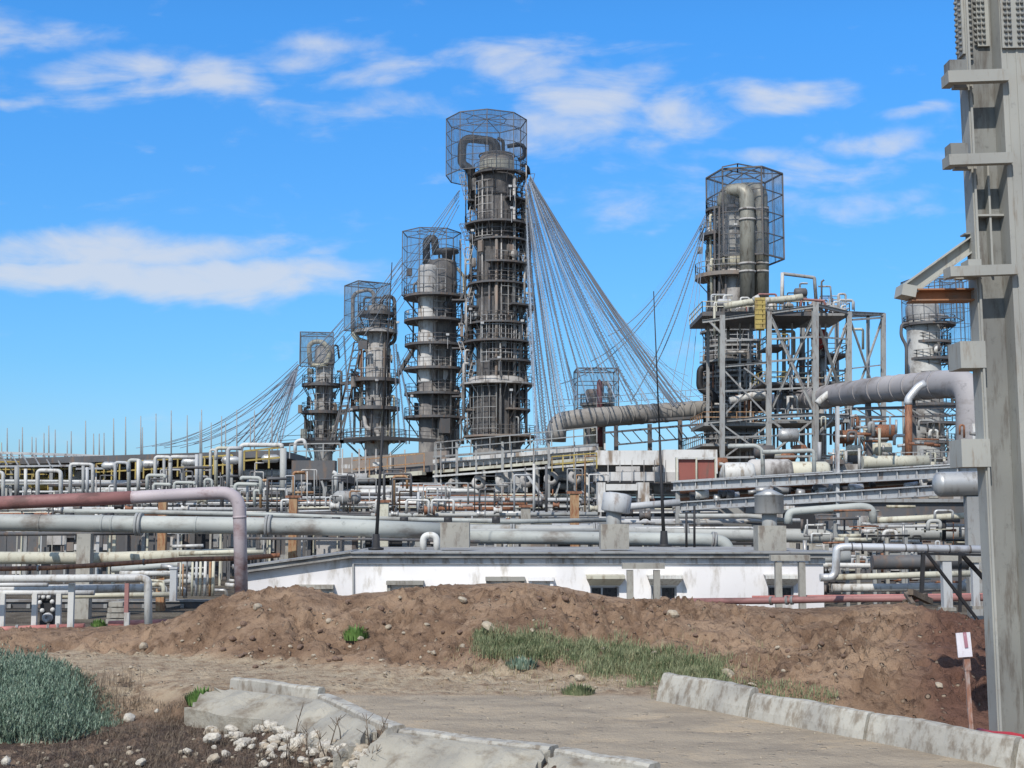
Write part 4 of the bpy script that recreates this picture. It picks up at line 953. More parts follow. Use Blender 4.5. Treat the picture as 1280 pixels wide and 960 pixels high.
def scaffold(root, cxp, d, rpx, py0, py1, a0, a1, mat, n=6, m=8, w=.07):
    s_ = sc(d); c = at(cxp, 500, d).x; z0, z1 = pz(py1, d), pz(py0, d); P = [(c + rpx * s_ * math.cos(R(a0 + (a1 - a0) * k / n)), d + rpx * s_ * math.sin(R(a0 + (a1 - a0) * k / n))) for k in range(n + 1)]; mb = MB()
    for p in P: mb.bar((*p, z0), (*p, z1), w)
    for j in range(m + 1):
        z = z0 + (z1 - z0) * j / m
        for p, q_ in zip(P, P[1:]): mb.bar((*p, z), (*q_, z), w)
    mb.build('scaffold', M[mat], root)
scaffold(root, 621, D, 34, 398, 455, 235, 330, 'steel_light', 7, 5); scaffold(root, 621, D, 33, 232, 300, 215, 260, 'shell_pale', 4, 7); scaffold(root, 621, D, 35, 320, 395, 280, 350, 'steel', 5, 7); scaffold(root, 621, D, 35, 485, 550, 200, 270, 'steel', 5, 5)
def lamps(root, cxp, d, rpx, n, py0, py1, seed):
    r = random.Random(seed); s_ = sc(d); c = at(cxp, 500, d).x
    for k in range(n):
        a = R(r.uniform(180, 360)); z = pz(r.uniform(py0, py1), d); x, y = c + rpx * s_ * math.cos(a), d + rpx * s_ * math.sin(a); mb = MB(); mb.bar((x, y, z), (x, y, z + 2.0), .07); mb.box((x, y - .2, z + 2.0), (.45, .3, .3)); mb.build('floodlight', M['steel_light'], root)
lamps(root, 621, D, 44, 12, 240, 550, 3)
# ------------------------------------------------------------------ second tower
D = 186; s = sc(D)
root = thing('distillation_tower', 'half pale, half dark tower with a hooked top pipe, just left of the tallest tower', 'tower', (at(547, 560, D).x, D, GZ))
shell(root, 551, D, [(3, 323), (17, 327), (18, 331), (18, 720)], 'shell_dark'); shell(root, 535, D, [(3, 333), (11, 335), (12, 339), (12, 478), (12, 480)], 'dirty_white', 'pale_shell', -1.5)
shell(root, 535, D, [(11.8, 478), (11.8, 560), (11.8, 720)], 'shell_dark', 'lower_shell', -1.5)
c = at(543, 500, D).x
shell(root, 559, D, [(2, 310), (14, 312), (15, 316), (7, 318), (6, 326)], 'steel_dark', 'condenser_cap')
for px in (549, 556, 563, 568): mb = MB(); p = at(px, 330, D); mb.bar(p, at(px, 316, D), .3); mb.build('cap_leg', M['steel_dark'], root)
for py, rp in ((371, 40), (401, 39), (431, 38), (461, 39), (492, 38), (521, 38)):
    platform(root, c, D, 20 * s, rp * s, pz(py, D), 0, 360, .34, 1.2, 'steel_dark', 10, bl=2.6)
opipe(root, [(533, 330, D), (533, 300, D), (543, 297, D), (545, 318, D)], .55, 'black', bend=1.6)
opipe(root, [(526, 345, D), (523, 352, D), (524, 372, D)], .25, 'shell_pale'); opipe(root, [(536, 338, D), (536, 324, D)], .4, 'shell_pale')
cage(root, 539, D, 38 * s, 292, 371, 7, mat='net_light', ax=20, step=1.9)
clutter(root, 545, D, 20, 340, 555, 38, ['steel_dark', 'shell_pale', 'dirty_white', 'shell_rust'], 9)
for i, (a, b_) in enumerate(((371, 401), (431, 461), (492, 521), (401, 431), (461, 492))):
    ladder(root, at(572, b_, D - 1), at(577, a, D - 1), .6)
opipe(root, [(571, 335, D), (580, 345, D), (580, 368, D), (588, 370, D)], .22, 'pipe_cream', 'link_pipe')
scaffold(root, 545, D, 24, 340, 400, 200, 300, 'steel_light', 4, 6); scaffold(root, 545, D, 25, 440, 550, 240, 340, 'steel', 5, 9); lamps(root, 545, D, 37, 6, 372, 520, 8)
# zigzag stair between the two towers
root = thing('stair_tower', 'dark zigzag stair climbing between the tallest tower and its left neighbour', 'stair', at(582, 560, 181))
z = 560; k = 0
while z > 350:
    a, b_ = (572, 592) if k % 2 == 0 else (573, 591); ladder(root, at(a, z, 182 + (k % 2)), at(b_, z - 34, 182 + (k % 2)), .9, 'steel_dark', .5, Vector((.0, 1, 0)), .2, 'stair_flight')
    mb = MB(); mb.box(at(590 if k % 2 == 0 else 574, z - 34, 182), (2.0, 2, .2)); mb.build('landing', M['steel_dark'], root); z -= 30; k += 1
# ------------------------------------------------------------------ third tower
D = 190; s = sc(D)
root = thing('distillation_tower', 'pale mid height tower with looping pipes and a cage, third from the left group\'s right', 'tower', (at(468, 560, D).x, D, GZ)); root['label'] = 'slim pale tower with looping pipes and two rings near its head, second from the left'
shell(root, 469, D, [(3, 380), (13, 383), (14, 390), (10, 408), (15, 432), (15, 720)], 'shell_pale')
c = at(469, 500, D).x
for py, rp, mt in ((391, 23, 'steel_dark'), (413, 27, 'shell_pale'), (474, 31, 'steel_dark'), (509, 31, 'steel_dark'), (548, 40, 'steel_dark')): platform(root, c, D, 13 * s, rp * s, pz(py, D), 0, 360, .5, 1.2, mt, 8, bl=2.6)
opipe(root, [(441, 420, D), (441, 366, D), (461, 362, D), (467, 366, D), (467, 384, D)], .28, 'shell_pale', bend=1.2); opipe(root, [(476, 385, D), (478, 370, D), (493, 371, D), (494, 428, D), (480, 432, D)], .28, 'steel_dark', bend=1)
opipe(root, [(455, 392, D), (455, 372, D), (484, 372, D), (484, 392, D)], .16, 'steel_dark'); opipe(root, [(441, 416, D), (446, 424, D), (458, 428, D)], .4, 'pipe_cream'); opipe(root, [(461, 470, D), (461, 440, D)], .35, 'pipe_w', 'riser_pipe')
opipe(root, [(456, 508, D - 2), (456, 536, D - 2), (473, 538, D - 2), (474, 560, D - 2)], .35, 'shell_pale')
cage(root, 459, D, 31 * s, 356, 412, 4, ax=30, step=2.0, y0=0); clutter(root, 469, D, 15, 400, 555, 36, ['shell_rust', 'shell_pale', 'pipe_cream', 'steel_dark', 'rust'], 12)
scaffold(root, 469, D, 19, 436, 548, 190, 350, 'steel_light', 6, 9); lamps(root, 469, D, 30, 5, 410, 548, 9)
# ------------------------------------------------------------------ fourth tower
D = 192; s = sc(D)
root = thing('distillation_tower', 'shortest tower of the left group, leftmost, with a square cage around a round pipe loop', 'tower', (at(402, 560, D).x, D, GZ))
shell(root, 402, D, [(2, 430), (12, 433), (13, 452), (11, 462), (12, 720)], 'shell_pale'); c = at(402, 500, D).x
for py, rp in ((480, 25), (514, 25), (548, 22)): platform(root, c, D, 12 * s, rp * s, pz(py, D), 0, 360, .45, 1.2, 'steel_dark', 8, bl=2.5)
for (a, b_) in (((378, 454), (417, 458)), ): pass
opipe(root, [(388, 456, D - 1.5), (386, 432, D - 1.5), (392, 427, D - 1.5), (404, 427, D - 1.5), (413, 440, D - 1.5), (408, 456, D - 1.5), (396, 458, D - 1.5), (388, 454, D - 1.5)], .36, 'pipe_cream', bend=1.0)
cage(root, 396, D, 29 * s, 418, 456, 4, ax=8, step=1.8); clutter(root, 402, D, 12, 462, 560, 30, ['shell_rust', 'shell_pale', 'pipe_cream', 'steel_dark', 'pipe_w'], 15)
scaffold(root, 402, D, 16, 460, 560, 190, 350, 'steel_light', 5, 9)
opipe(root, [(414, 433, D), (422, 431, D), (424, 448, D)], .15, 'steel_dark')
# walkways between the third and fourth towers
for pa, pb, lb in (((426, 480), (455, 476), 'upper gangway joining the two left towers'), ((428, 514), (455, 510), 'lower gangway joining the two left towers'), ((497, 470), (520, 432), 'steep gangway from the second tower to the dark pale-sided one')):
    a, b_ = at(*pa, 191), at(*pb, 191); root = thing('gangway', lb, 'gangway', a); mb = MB(); mb.bar(a, b_, 1.6, .4); mb.build('deck', M['steel_dark'], root); mb = MB(); rail(mb, [a - Vector((0, .7, 0)), b_ - Vector((0, .7, 0))], 1.1, .08, 1.6); mb.build('railing', M['steel_dark'], root)
for pa, pb, lb in (((447, 428), (421, 556), 'long dark lattice ladder leaning between the two left towers'), ((441, 470), (416, 556), 'shorter dark lattice ladder leaning left of the slim pale tower')):
    root = thing('leaning_ladder', lb, 'ladder', at(*pb, 189)); ladder(root, at(*pb, 189), at(*pa, 189), 1.0, 'steel_dark', 1.1, Vector((1, 0, 0)), .22, 'ladder_frame')
# long black horizontal beams in front of tower feet
for pts, lb in (([(425, 552, 150), (475, 547, 150), (545, 551, 150)], 'long black walkway beam crossing in front of the tower feet'), ([(350, 556, 150), (430, 552, 150)], 'black beam left of the tower feet')):
    mb = MB(); P = [at(*p) for p in pts]
    for a, b_ in zip(P, P[1:]): mb.bar(a, b_, .5, .4); rail(mb, [a, b_], 1.0, .06, 2)
    solo(mb, 'walkway_beam', M['black'], lb, 'beam')
# ------------------------------------------------------------------ small tower with dark red stack
D = 165; s = sc(D)
root = thing('small_tower', 'short beige tower with a dark red stack in front, inside a wire cage', 'tower', (at(745, 560, D).x, D, GZ)); shell(root, 744, D, [(2, 503), (12, 505), (14, 509), (14, 560), (14, 700)], 'pipe_cream'); c = at(745, 520, D).x
shell(root, 741, D, [(8, 487), (9, 490), (9, 503)], 'shell_rust', 'head_drum'); platform(root, c, D, 11 * s, 20 * s, pz(504, D), 0, 360, .35, 1.1, 'steel_dark', 6, bl=1)
shell(root, 748, D, [(.5, 477), (3.5, 481), (3.6, 550), (3.6, 560)], weathered('dark_red_stack', (.12, .035, .04), (.04, .02, .02), .4, .6), 'red_stack', -3)
opipe(root, [(752, 495, D), (752, 478, D), (762, 480, D), (764, 512, D)], .3, 'shell_pale'); cage(root, 745, D, 36 * s, 463, 528, 4, mat='net_light', ax=2, step=1.4, w=.12)
mb = MB(); p = at(735, 538, D - 2.2); mb.lathe(p, [(0, 0), (.45, 0), (.45, .2), (0, .2)], 14, (0, -1, 0)); mb.build('manhole', M['steel'], root)
# ------------------------------------------------------------------ right tower
D = 168; s = sc(D)
root = thing('distillation_tower', 'broad silver clad tower at right with twin fat overhead pipes and a wire cage', 'tower', (at(920, 560, D).x, D, GZ)); c = at(918, 450, D).x
shell(root, 914, D, [(4, 252), (18, 258), (22, 266), (22, 330), (22, 342)], 'shell_silver'); shell(root, 916, D, [(25, 340), (27, 344), (29, 372), (29, 400)], 'shell_pale', 'mid_shell'); shell(root, 916, D, [(29, 400), (30, 404), (31, 560), (31, 720)], 'shell_dark', 'lower_shell')
bands(root, 916, D, 31, (412, 432, 447, 463, 487, 505, 530), 'shell_pale', .25); bands(root, 914, D, 22, (290, 318, 322), 'steel_dark', .2)
shell(root, 914, D, [(22, 322), (24, 324), (24, 334), (22, 337)], 'pipe_cream', 'insulation_belt')
platform(root, at(912, 300, D).x, D, 22 * s, 30 * s, pz(262, D), 120, 330, .35, 1.2, 'steel_dark', 6, bl=1.2); platform(root, at(912, 300, D).x, D, 22 * s, 38 * s, pz(294, D), 150, 235, .4, 1.2, 'steel_dark', 4, bl=1.2)
platform(root, at(910, 345, D).x, D, 22 * s, 42 * s, pz(345, D), 130, 330, .5, 1.5, 'shell_rust', 6, 'steel', bl=2.2)
opipe(root, [(912, 262, D - 1.5), (912, 240, D - 2.5), (936, 239, D - 4), (933, 262, D - 4), (934, 375, D - 4)], .72, 'grey_over' if 'grey_over' in M else 'shell_silver', bend=1.6, seg=16)
M['olive'] = weathered('olive_grey_overhead_pipe', (.31, .30, .25), (.15, .13, .10), .4, .6, .5, .3)
for x_, y_, yb in ((905, 241, 374), (926, 239, 372)):
    pass
opipe(root, [(905, 262, D - 2), (906, 240, D - 2.6), (933, 237, D - 4.4), (934, 262, D - 4.4), (934, 378, D - 4.4)], .95, 'olive', bend=2.3, seg=18); opipe(root, [(922, 256, D + 1), (924, 237, D), (951, 237, D - 3), (950, 262, D - 3), (952, 372, D - 3)], .95, 'olive', bend=2.3, seg=18)
for px, dd in ((934, D - 4.4), (950.5, D - 3)):
    for py in (262, 275, 330, 340): mb = MB(); p = at(px, py, dd); mb.tube([p - Vector((0, 0, .12)), p + Vector((0, 0, .12))], 1.1, 16); mb.build('flange', M['shell_pale'], root)
for px in (893, 899, 907, 945, 960): mb = MB(); mb.bar(at(px, 258, D - 3), at(px, 395, D - 3), .22); mb.build('guide_rail', M['steel_dark'], root)
opipe(root, [(893, 345, D - 2), (894, 372, D - 2), (886, 385, D - 2), (888, 400, D - 2)], .3, 'black', 'riser_pipe')
cage(root, 931, D, 48 * s, 220, 326, 6, mat='net', ax=16, step=2.4, w=.15); mb = MB(); rail(mb, [at(903, 220, D - 4), at(922, 216, D - 4), at(955, 222, D - 2)], 1.2, .14, 2.5); mb.build('top_rail', M['steel_dark'], root)
clutter(root, 916, D, 25, 268, 392, 28, ['pipe_cream', 'shell_pale', 'steel', 'shell_silver', 'pipe_w'], 22); clutter(root, 916, D, 31, 402, 545, 18, ['steel_dark', 'shell_pale', 'shell_rust', 'steel'], 23)
opipe(root, [(893, 460, D - 6), (875, 458, D - 6), (874, 488, D - 6), (893, 492, D - 6), (895, 505, D - 6)], .42, 'black', 'loop_pipe', bend=1)
scaffold(root, 914, D, 26, 264, 345, 180, 300, 'steel', 6, 7); scaffold(root, 916, D, 36, 402, 560, 180, 340, 'steel_light', 7, 12); lamps(root, 914, D, 36, 8, 262, 400, 10)
for k in range(8): platform(root, at(914, 430, D).x, D, 30 * s, (39, 36, 42)[k % 3] * s, pz(415 + k * 19, D), 170 + 10 * (k % 3), 300 + 12 * (k % 4), .25, 1.2, 'steel', 4, 'steel_light', bl=1.5)
# ------------------------------------------------------------------ far right silver tower
D = 200; s = sc(D)
root = thing('distillation_tower', 'silver banded tower seen behind the big column, partly hidden by the thick pipe', 'tower', (at(1163, 560, D).x, D, GZ)); c = at(1163, 450, D).x
shell(root, 1163, D, [(3, 376), (19, 380), (20.5, 385), (20.5, 470), (22, 480), (22, 700)], 'shell_silver'); bands(root, 1163, D, 21, (398, 430, 456, 520, 548), 'shell_pale', .25)
for py, rp in ((405, 32), (427, 26), (448, 28), (475, 26), (505, 30), (528, 30), (552, 28), (572, 28)): platform(root, c, D, 20 * s, rp * s, pz(py, D), 0, 360, .4, 1.1, 'steel_dark', 8, bl=1.0)
cage(root, 1165, D, 37 * s, 352, 402, 8, mat='net_light', ax=10, step=2.2); cage(root, 1196, D, 22 * s, 350, 445, 5, mat='net_light', ax=10, step=2.2, top=False)
opipe(root, [(1133, 490, D - 3), (1133, 432, D - 3), (1126, 420, D - 3), (1127, 405, D - 3), (1136, 404, D - 3)], .25, 'steel_dark', 'riser_pipe'); clutter(root, 1163, D, 22, 390, 580, 20, ['shell_silver', 'pipe_w', 'steel_dark', 'shell_rust'], 30)
# ------------------------------------------------------------------ guy cables / netting ropes
def rope(p, q, r, sag, mat, label, group, name='guy_rope', twist=True, n=18):
    P = []; 
    for k in range(n + 1):
        t = k / n; v = p.lerp(q, t); v.z -= sag * 4 * t * (1 - t); P.append(v)
    mb = MB(); mb.tube(P, r, 5, cap=False)
    if twist:
        for ph in (0, 3.14):
            Q = []; nn = n * 7
            for k in range(nn + 1):
                t = k / nn; v = p.lerp(q, t); v.z -= sag * 4 * t * (1 - t); a = k * 1.9 + ph; Q.append(v + Vector((math.cos(a), math.sin(a) * .3, math.sin(a) * .5)) * twist)
            mb.tube(Q, r * .4, 3, cap=False)
    tag(mb.build(name, M[mat]), label, 'rope', group)
M['rope'] = weathered('grey_blue_rope', (.12, .135, .16), (.14, .14, .15), .3, .6)
M['rope_pale'] = weathered('pale_grey_rope', (.26, .31, .37), (.18, .2, .24), .3, .6)
lbm = 'twisted netting rope fanning down from the tallest tower to the pipes at its right'
random.seed(5)
fan = [(658, 262, 672, 560), (658, 268, 684, 558), (658, 300, 690, 528), (659, 240, 701, 520), (659, 250, 694, 522), (659, 230, 712, 505), (660, 245, 706, 515), (660, 228, 724, 470), (661, 232, 719, 500), (661, 225, 742, 468), (661, 236, 733, 470),
       (662, 228, 756, 478), (662, 224, 770, 500), (662, 230, 790, 505), (662, 224, 800, 512), (663, 226, 815, 512), (663, 222, 828, 508), (658, 330, 680, 556), (658, 380, 676, 556), (659, 262, 700, 522)]
for i, (a, b_, c_, d_) in enumerate(fan):
    rope(at(a, b_, 178), at(c_, d_, 150), random.choice([.05, .07, .09]), random.uniform(.3, .9), 'rope' if i % 3 else 'rope_pale', lbm, 'netting ropes right of the tallest tower', twist=random.choice([.12, .2, .26]))
lb = 'heavy dark cable in the bundle from the tallest tower down to the ribbed duct'
for k, (c_, d_) in enumerate(((846, 510), (850, 507), (856, 506), (842, 508))): rope(at(663 + k * .4, 221 + k, 178), at(c_, d_, 150), .11, .8 + .14 * k, 'rope', lb, 'heavy cables right of the tallest tower', 'guy_cable', False)
random.seed(15)
for k in range(30):                                                             # thin strands of the same fan
    t = k / 29; c_ = 674 + 190 * t ** 1.1; d_ = np.interp(c_, [674, 700, 720, 760, 870], [560, 525, 505, 500, 506]) 
    rope(at(658 + 5 * min(1, t * 3), 300 - 75 * min(1, t * 2.2) + random.uniform(-6, 6), 178), at(c_ + random.uniform(-5, 5), d_, random.uniform(150, 164)), .032, random.uniform(.4, 1.1) + 1.0 * t, 'rope_pale', 'thin pale strand among the netting ropes right of the tallest tower', 'thin strands right of the tallest tower', twist=.10 if k % 2 else False)
for k, (c_, d_, sg) in enumerate(((900, 508, 4), (885, 505, 3.4), (800, 500, 3), (860, 470, 5), (820, 450, 4))): rope(at(663, 224 + k, 178), at(c_, d_, 170), .03, sg, 'rope_pale', 'very thin outer line bowing wide right of the tallest tower', 'thin outer lines', twist=False)
def net_fan(label, tops, bots, mat, sag, name='hanging_net'):
    n = 14; mb = MB(); vs = []
    for (a, b_) in zip(tops, bots):
        p, q_ = at(*a), at(*b_)
        for k in range(n + 1): t = k / n; v = p.lerp(q_, t); v.z -= sag * 4 * t * (1 - t); vs.append(v)
    m_ = n + 1; mb.add(vs, [(i * m_ + k, (i + 1) * m_ + k, (i + 1) * m_ + k + 1, i * m_ + k + 1) for i in range(len(tops) - 1) for k in range(n)])
    solo(mb, name, M[mat], label, 'net')
M['net_faint'] = net_material('faint_hanging_netting', (.16, .20, .26), .09)
net_fan('faint netting hanging in a fan from the tallest tower to its right', [(659, 300, 178), (660, 260, 178), (661, 240, 178), (663, 226, 178)], [(678, 558, 152), (720, 505, 152), (780, 502, 152), (850, 507, 152)], 'net_faint', 1.6)
net_fan('faint netting hanging left of the right tower', [(882, 268, 166), (880, 282, 166), (878, 300, 166)], [(745, 440, 172), (800, 498, 170), (860, 500, 166)], 'net_faint', 1.5)
net_fan('faint netting spread down to the left from the leftmost tower', [(373, 456, 190), (373, 458, 190), (374, 462, 190)], [(240, 556, 200), (300, 556, 185), (352, 556, 172)], 'net_faint', 1.0)
lb = 'faint rope slanting down left from the right tower towards the small caged tower'
for k, (c_, d_, sg) in enumerate(((760, 420, 2.5), (738, 452, 3), (790, 500, 2), (812, 470, 2), (700, 480, 4))): rope(at(882, 268 + k * 3, 166), at(c_, d_, 172), .06, sg, 'rope_pale', lb, 'ropes left of the right tower', twist=.1 if k > 1 else False)
for c_, d_ in ((835, 500), (850, 498), (862, 500)): rope(at(880, 290, 166), at(c_, d_, 160), .04, .8, 'rope_pale', lb, 'ropes left of the right tower', twist=False)
rope(at(663, 225, 178), at(872, 505, 166), .05, 5, 'rope_pale', 'thin outermost rope bowing from the tallest tower towards the right tower', None, twist=False)
lb = 'faint guy rope descending to the left behind the left group of towers'
for a, b_, c_, d_, sg in ((574, 238, 170, 560, 8), (574, 245, 205, 560, 8), (502, 325, 190, 558, 6), (502, 340, 320, 556, 4), (429, 400, 205, 558, 3), (429, 404, 275, 556, 2), (429, 408, 310, 556, 2), (372, 452, 200, 556, 2), (574, 256, 340, 556, 5), (575, 238, 225, 560, 7), (574, 242, 255, 560, 7), (574, 250, 300, 560, 6), (502, 322, 240, 556, 5), (502, 330, 280, 556, 4), (429, 398, 240, 556, 2), (372, 455, 230, 552, 2)):
    rope(at(a, b_, 182), at(c_, d_, 205), .05, sg, 'rope_pale', lb, 'faint guy ropes of the left towers', twist=False)
lb = 'dark guy rope fanning down to the left from the head of the leftmost tower'
for c_, d_ in ((285, 556), (296, 554), (305, 552), (312, 556), (318, 556), (324, 556), (330, 556), (336, 556), (341, 556), (346, 556), (350, 556), (338, 552)): rope(at(373, 456, 190), at(c_, d_, 170), random.choice([.04, .05, .09]), .6, random.choice(['rope', 'rope_pale']), lb, 'guy ropes left of the leftmost tower', twist=.1)
lb = 'netting rope hanging down beside the slim pale tower'
for a, b_, c_, d_ in ((495, 430, 508, 555), (492, 430, 500, 555), (430, 420, 440, 555), (497, 440, 515, 520), (575, 300, 578, 430)): rope(at(a, b_, 186), at(c_, d_, 180), .07, .3, 'rope', lb, 'netting ropes among the left towers', twist=.2)
# lightning rods
lb = 'thin lightning rod standing above the long rack roof at the left horizon'
rods = [(2, 553), (9, 535), (24, 549), (28, 534), (40, 546), (45, 547), (55, 541), (61, 532), (69, 537), (84, 551), (89, 539), (107, 526), (117, 542), (124, 542), (130, 541), (142, 523), (157, 521), (176, 520), (178, 534), (195, 517), (214, 513), (234, 519), (252, 512), (250, 527), (264, 528), (277, 520), (282, 527), (296, 512), (313, 524), (318, 513), (340, 506), (347, 540)]
for i, (px, py) in enumerate(rods):
    d = 112; p = at(px, 585, d); q_ = at(px, py, d); mb = MB(); mb.tube([p, p.lerp(q_, .5), q_], .05, 6, radii=[.075, .06, .035]); solo(mb, 'lightning_rod', M['steel'], lb, 'lightning rod', p, 'lightning rods along the left rack')
# ------------------------------------------------------------------ process structures between the pipes and the towers
def member(root, a, b, w_px, mat, name='beam'):
    """a, b = (px, py, d)"""
    mb = MB(); w = w_px * sc((a[2] + b[2]) / 2); mb.ibeam(at(*a), at(*b), w * .9, w) if w > .25 else mb.bar(at(*a), at(*b), w); mb.build(name, M[mat], root)
def xbrace(root, ax, bx, pyt, pyb, da, db, w, mat):
    member(root, (ax, pyt, da), (bx, pyb, db), w, mat, 'cross_brace'); member(root, (bx, pyt, db + .4), (ax, pyb, da + .4), w, mat, 'cross_brace')
def railing(root, pts, mat, h=1.1, w=.07, step=1.5):
    mb = MB(); rail(mb, [at(*p) for p in pts], h, w, step); mb.build('railing', M[mat], root)
# ---- long rack at the left horizon
def A_(px, py, d): return at(px, py, d)
root = thing('rack_roof', 'long thin grey truss along the left horizon carrying the lightning rods', 'truss', A_(0, 575, 112))
topL = [(-80, 564), (0, 566), (95, 569), (160, 572)]
for (a, b_) in zip(topL, topL[1:]):
    member(root, (*a, 112), (*b_, 112), 3.2, 'steel_light', 'chord'); member(root, (a[0], a[1] + 17, 104), (b_[0], b_[1] + 13, 106), 2.4, 'steel_light', 'chord')
    for k in range(7): 
        t = k / 7; x = a[0] + (b_[0] - a[0]) * t; y = a[1] + (b_[1] - a[1]) * t; member(root, (x, y, 112), (x, y + 28, 112), 1.6, 'steel', 'strut'); member(root, (x, y, 112), (x + 9, y + 15, 105), 1.3, 'steel', 'strut')
    for k in (1, 2, 3): member(root, (a[0], a[1] + 4.5 * k, 111), (b_[0], b_[1] + 4 * k, 111), 1.0, 'steel_light', 'pipe_line')
def dark_unit(px0, px1, pyt0, pyt1, pyb, d0, d1, depth, label, name='process_unit', wall='steel_dark', seed=0, n_in=24, roofmat='steel_dark', open_front=True):
    """a deep steel shed: roof deck, back wall, columns, ducts and boxes hanging inside"""
    r = random.Random(seed); root = thing(name, label, 'process unit', A_((px0 + px1) / 2, pyb, (d0 + d1) / 2))
    a, b_ = at(px0, pyt0, d0), at(px1, pyt1, d1); back = Vector((0, depth, 0))
    mb = MB(); mb.add([a, b_, b_ + back, a + back, a + Vector((0, 0, .5)), b_ + Vector((0, 0, .5)), b_ + back + Vector((0, 0, .5)), a + back + Vector((0, 0, .5))], [(3, 2, 1, 0), (4, 5, 6, 7), (0, 1, 5, 4), (1, 2, 6, 5), (2, 3, 7, 6), (3, 0, 4, 7)]); mb.build('roof_deck', M[roofmat], root)
    mb = MB(); g = GZ; bb = depth * .75
    mb.add([(a.x, a.y + bb, g), (b_.x, b_.y + bb, g), (b_.x, b_.y + bb, b_.z), (a.x, a.y + bb, a.z)], [(0, 1, 2, 3)]); mb.build('back_wall', M[wall], root)
    nn = max(3, int((b_ - a).length / 4.5))
    for k in range(nn + 1):
        p = a.lerp(b_, k / nn); mb = MB(); mb.box((p.x, p.y + .3, (p.z + g) / 2), (.28, .28, p.z - g)); mb.build('column', M['steel'], root)
    for k in range(n_in):
        t = r.random(); p = a.lerp(b_, t) + back * r.uniform(.1, .6); z = r.uniform(g + (p.z - g) * .3, p.z - .6); q = r.random(); mt = r.choice(['steel_dark', 'steel', 'steel', 'shell_pale', 'steel_light', 'pipe_w', 'rust'] if q > .15 else ['yellow', 'pipe_w'])
        mb = MB()
        if q < .45: mb.tube([(p.x, p.y, z), (p.x + r.uniform(2, 8), p.y, z)], r.uniform(.1, .45), 10); nm = 'inner_pipe'
        elif q < .7: mb.box((p.x, p.y, z), (r.uniform(.6, 2.4), 1, r.uniform(.4, 1.6))); nm = 'inner_box'
        else: mb.tube([(p.x, p.y, g), (p.x, p.y, z)], r.uniform(.08, .25), 8); nm = 'inner_riser'
        mb.build(nm, M[mt], root)
    return root, a, b_
r1, a, b_ = dark_unit(-80, 352, 583, 571, 640, 116, 96, 14, 'long dark process shed with yellow railings behind the white pipe portals at left', seed=1, n_in=90)
railing(r1, [(-80, 597, 112), (60, 596, 110), (125, 595, 107)], 'yellow', 1.3, .10, 1.3); railing(r1, [(120, 601, 106), (200, 597, 102), (290, 592, 98)], 'yellow', 1.4, .11, .9); railing(r1, [(305, 588, 94), (352, 584, 92)], 'yellow', 1.4, .12, 1.0); railing(r1, [(-80, 612, 112), (60, 612, 110)], 'yellow', 1.3, .09, 1.5)
for k in range(5):
    x = 128 + 50 * k; mb = MB(); c0 = at(x, 582 - k * 2.2, 99 - k); mb.lathe(c0, [(0, -.1), (.2, 0), (.3, .15), (.3, 1.0), (.2, 1.2)], 16, (1, .1, 0)); mb.build('drum', M['silver'], r1)
r2, a, b_ = dark_unit(366, 426, 600, 602, 640, 92, 90, 8, 'square dark canopy structure right of the end of the left shed', seed=2, n_in=10)
mb = MB(); mb.box(at(393, 588, 91), (3.0, 1.2, 1.35)); mb.build('sheet_fascia', M['steel_dark'], r2)
for (x, xx) in ((372, 384), (412, 402)): member(r2, (x, 632, 90), (xx, 601, 90), 2.5, 'steel', 'diagonal')
railing(r2, [(362, 573, 91), (425, 572, 90)], 'steel', 1.0, .07, 1.2)
r3, a, b_ = dark_unit(424, 545, 599, 589, 645, 104, 98, 9, 'rust brown wall and gallery between the canopy and the long cooler deck', wall='shell_rust', seed=3, n_in=34)
mb = MB(); p, q_ = at(424, 583, 104.5), at(560, 574, 99); mb.bar(p, q_, .4, 1.3); mb.build('parapet_wall', M['shell_rust'], r3)
mb = MB(); p, q_ = at(424, 600, 103), at(530, 591, 98); mb.bar(p, q_, .5, .32); mb.build('gallery_edge', M['pipe_cream'], r3); railing(r3, [(440, 598, 102), (530, 590, 97.5)], 'rust_y', 1.4, .08, 1.5)
for px, py in ((432, 583), (471, 580), (512, 576)): mb = MB(); mb.box(at(px, py, 98 + 3), (.65, .05, .3)); mb.build('notice_plate', M['pipe_w'], r3)
for x in (428, 440, 449, 457, 470, 488, 506): member(r3, (x, 560 + (x % 7), 101), (x, 642, 101), 1.7, 'shell_pale', 'post')
ladder(r3, at(504, 640, 96), at(504, 603, 96), .5, 'steel_light', .45, t=.07)
# ---- long cooler deck
r4, a, b_ = dark_unit(543, 746, 586, 569, 645, 99, 86, 10, 'long dark cooler bay under a whitish deck that rises to the right', seed=4, n_in=80, roofmat='dirty_white')
r4['category'] = 'cooler bay'
for (ya, yb, w, mt, nm, do) in ((577, 560, 5, 'dirty_white', 'upper_beam', .6), (590, 573, 3.6, 'pipe_cream', 'deck_edge', -.2), (595.5, 580, 2.4, 'pipe_w', 'lower_pipe', -1.0), (571, 556, 2.5, 'steel', 'rail_beam', 1.2)):
    mb = MB(); p, q_ = at(543, ya, 98 + do), at(746, yb, 85 + do); mb.bar(p, q_, .3, w * sc(92)); mb.build(nm, M[mt], r4)
for k in range(24): t = k / 24; x = 546 + 200 * t; member(r4, (x, 581 - 17 * t, 98 - 13 * t), (x, 589 - 17 * t, 98 - 13 * t), 1.2, 'shell_pale', 'short_post')
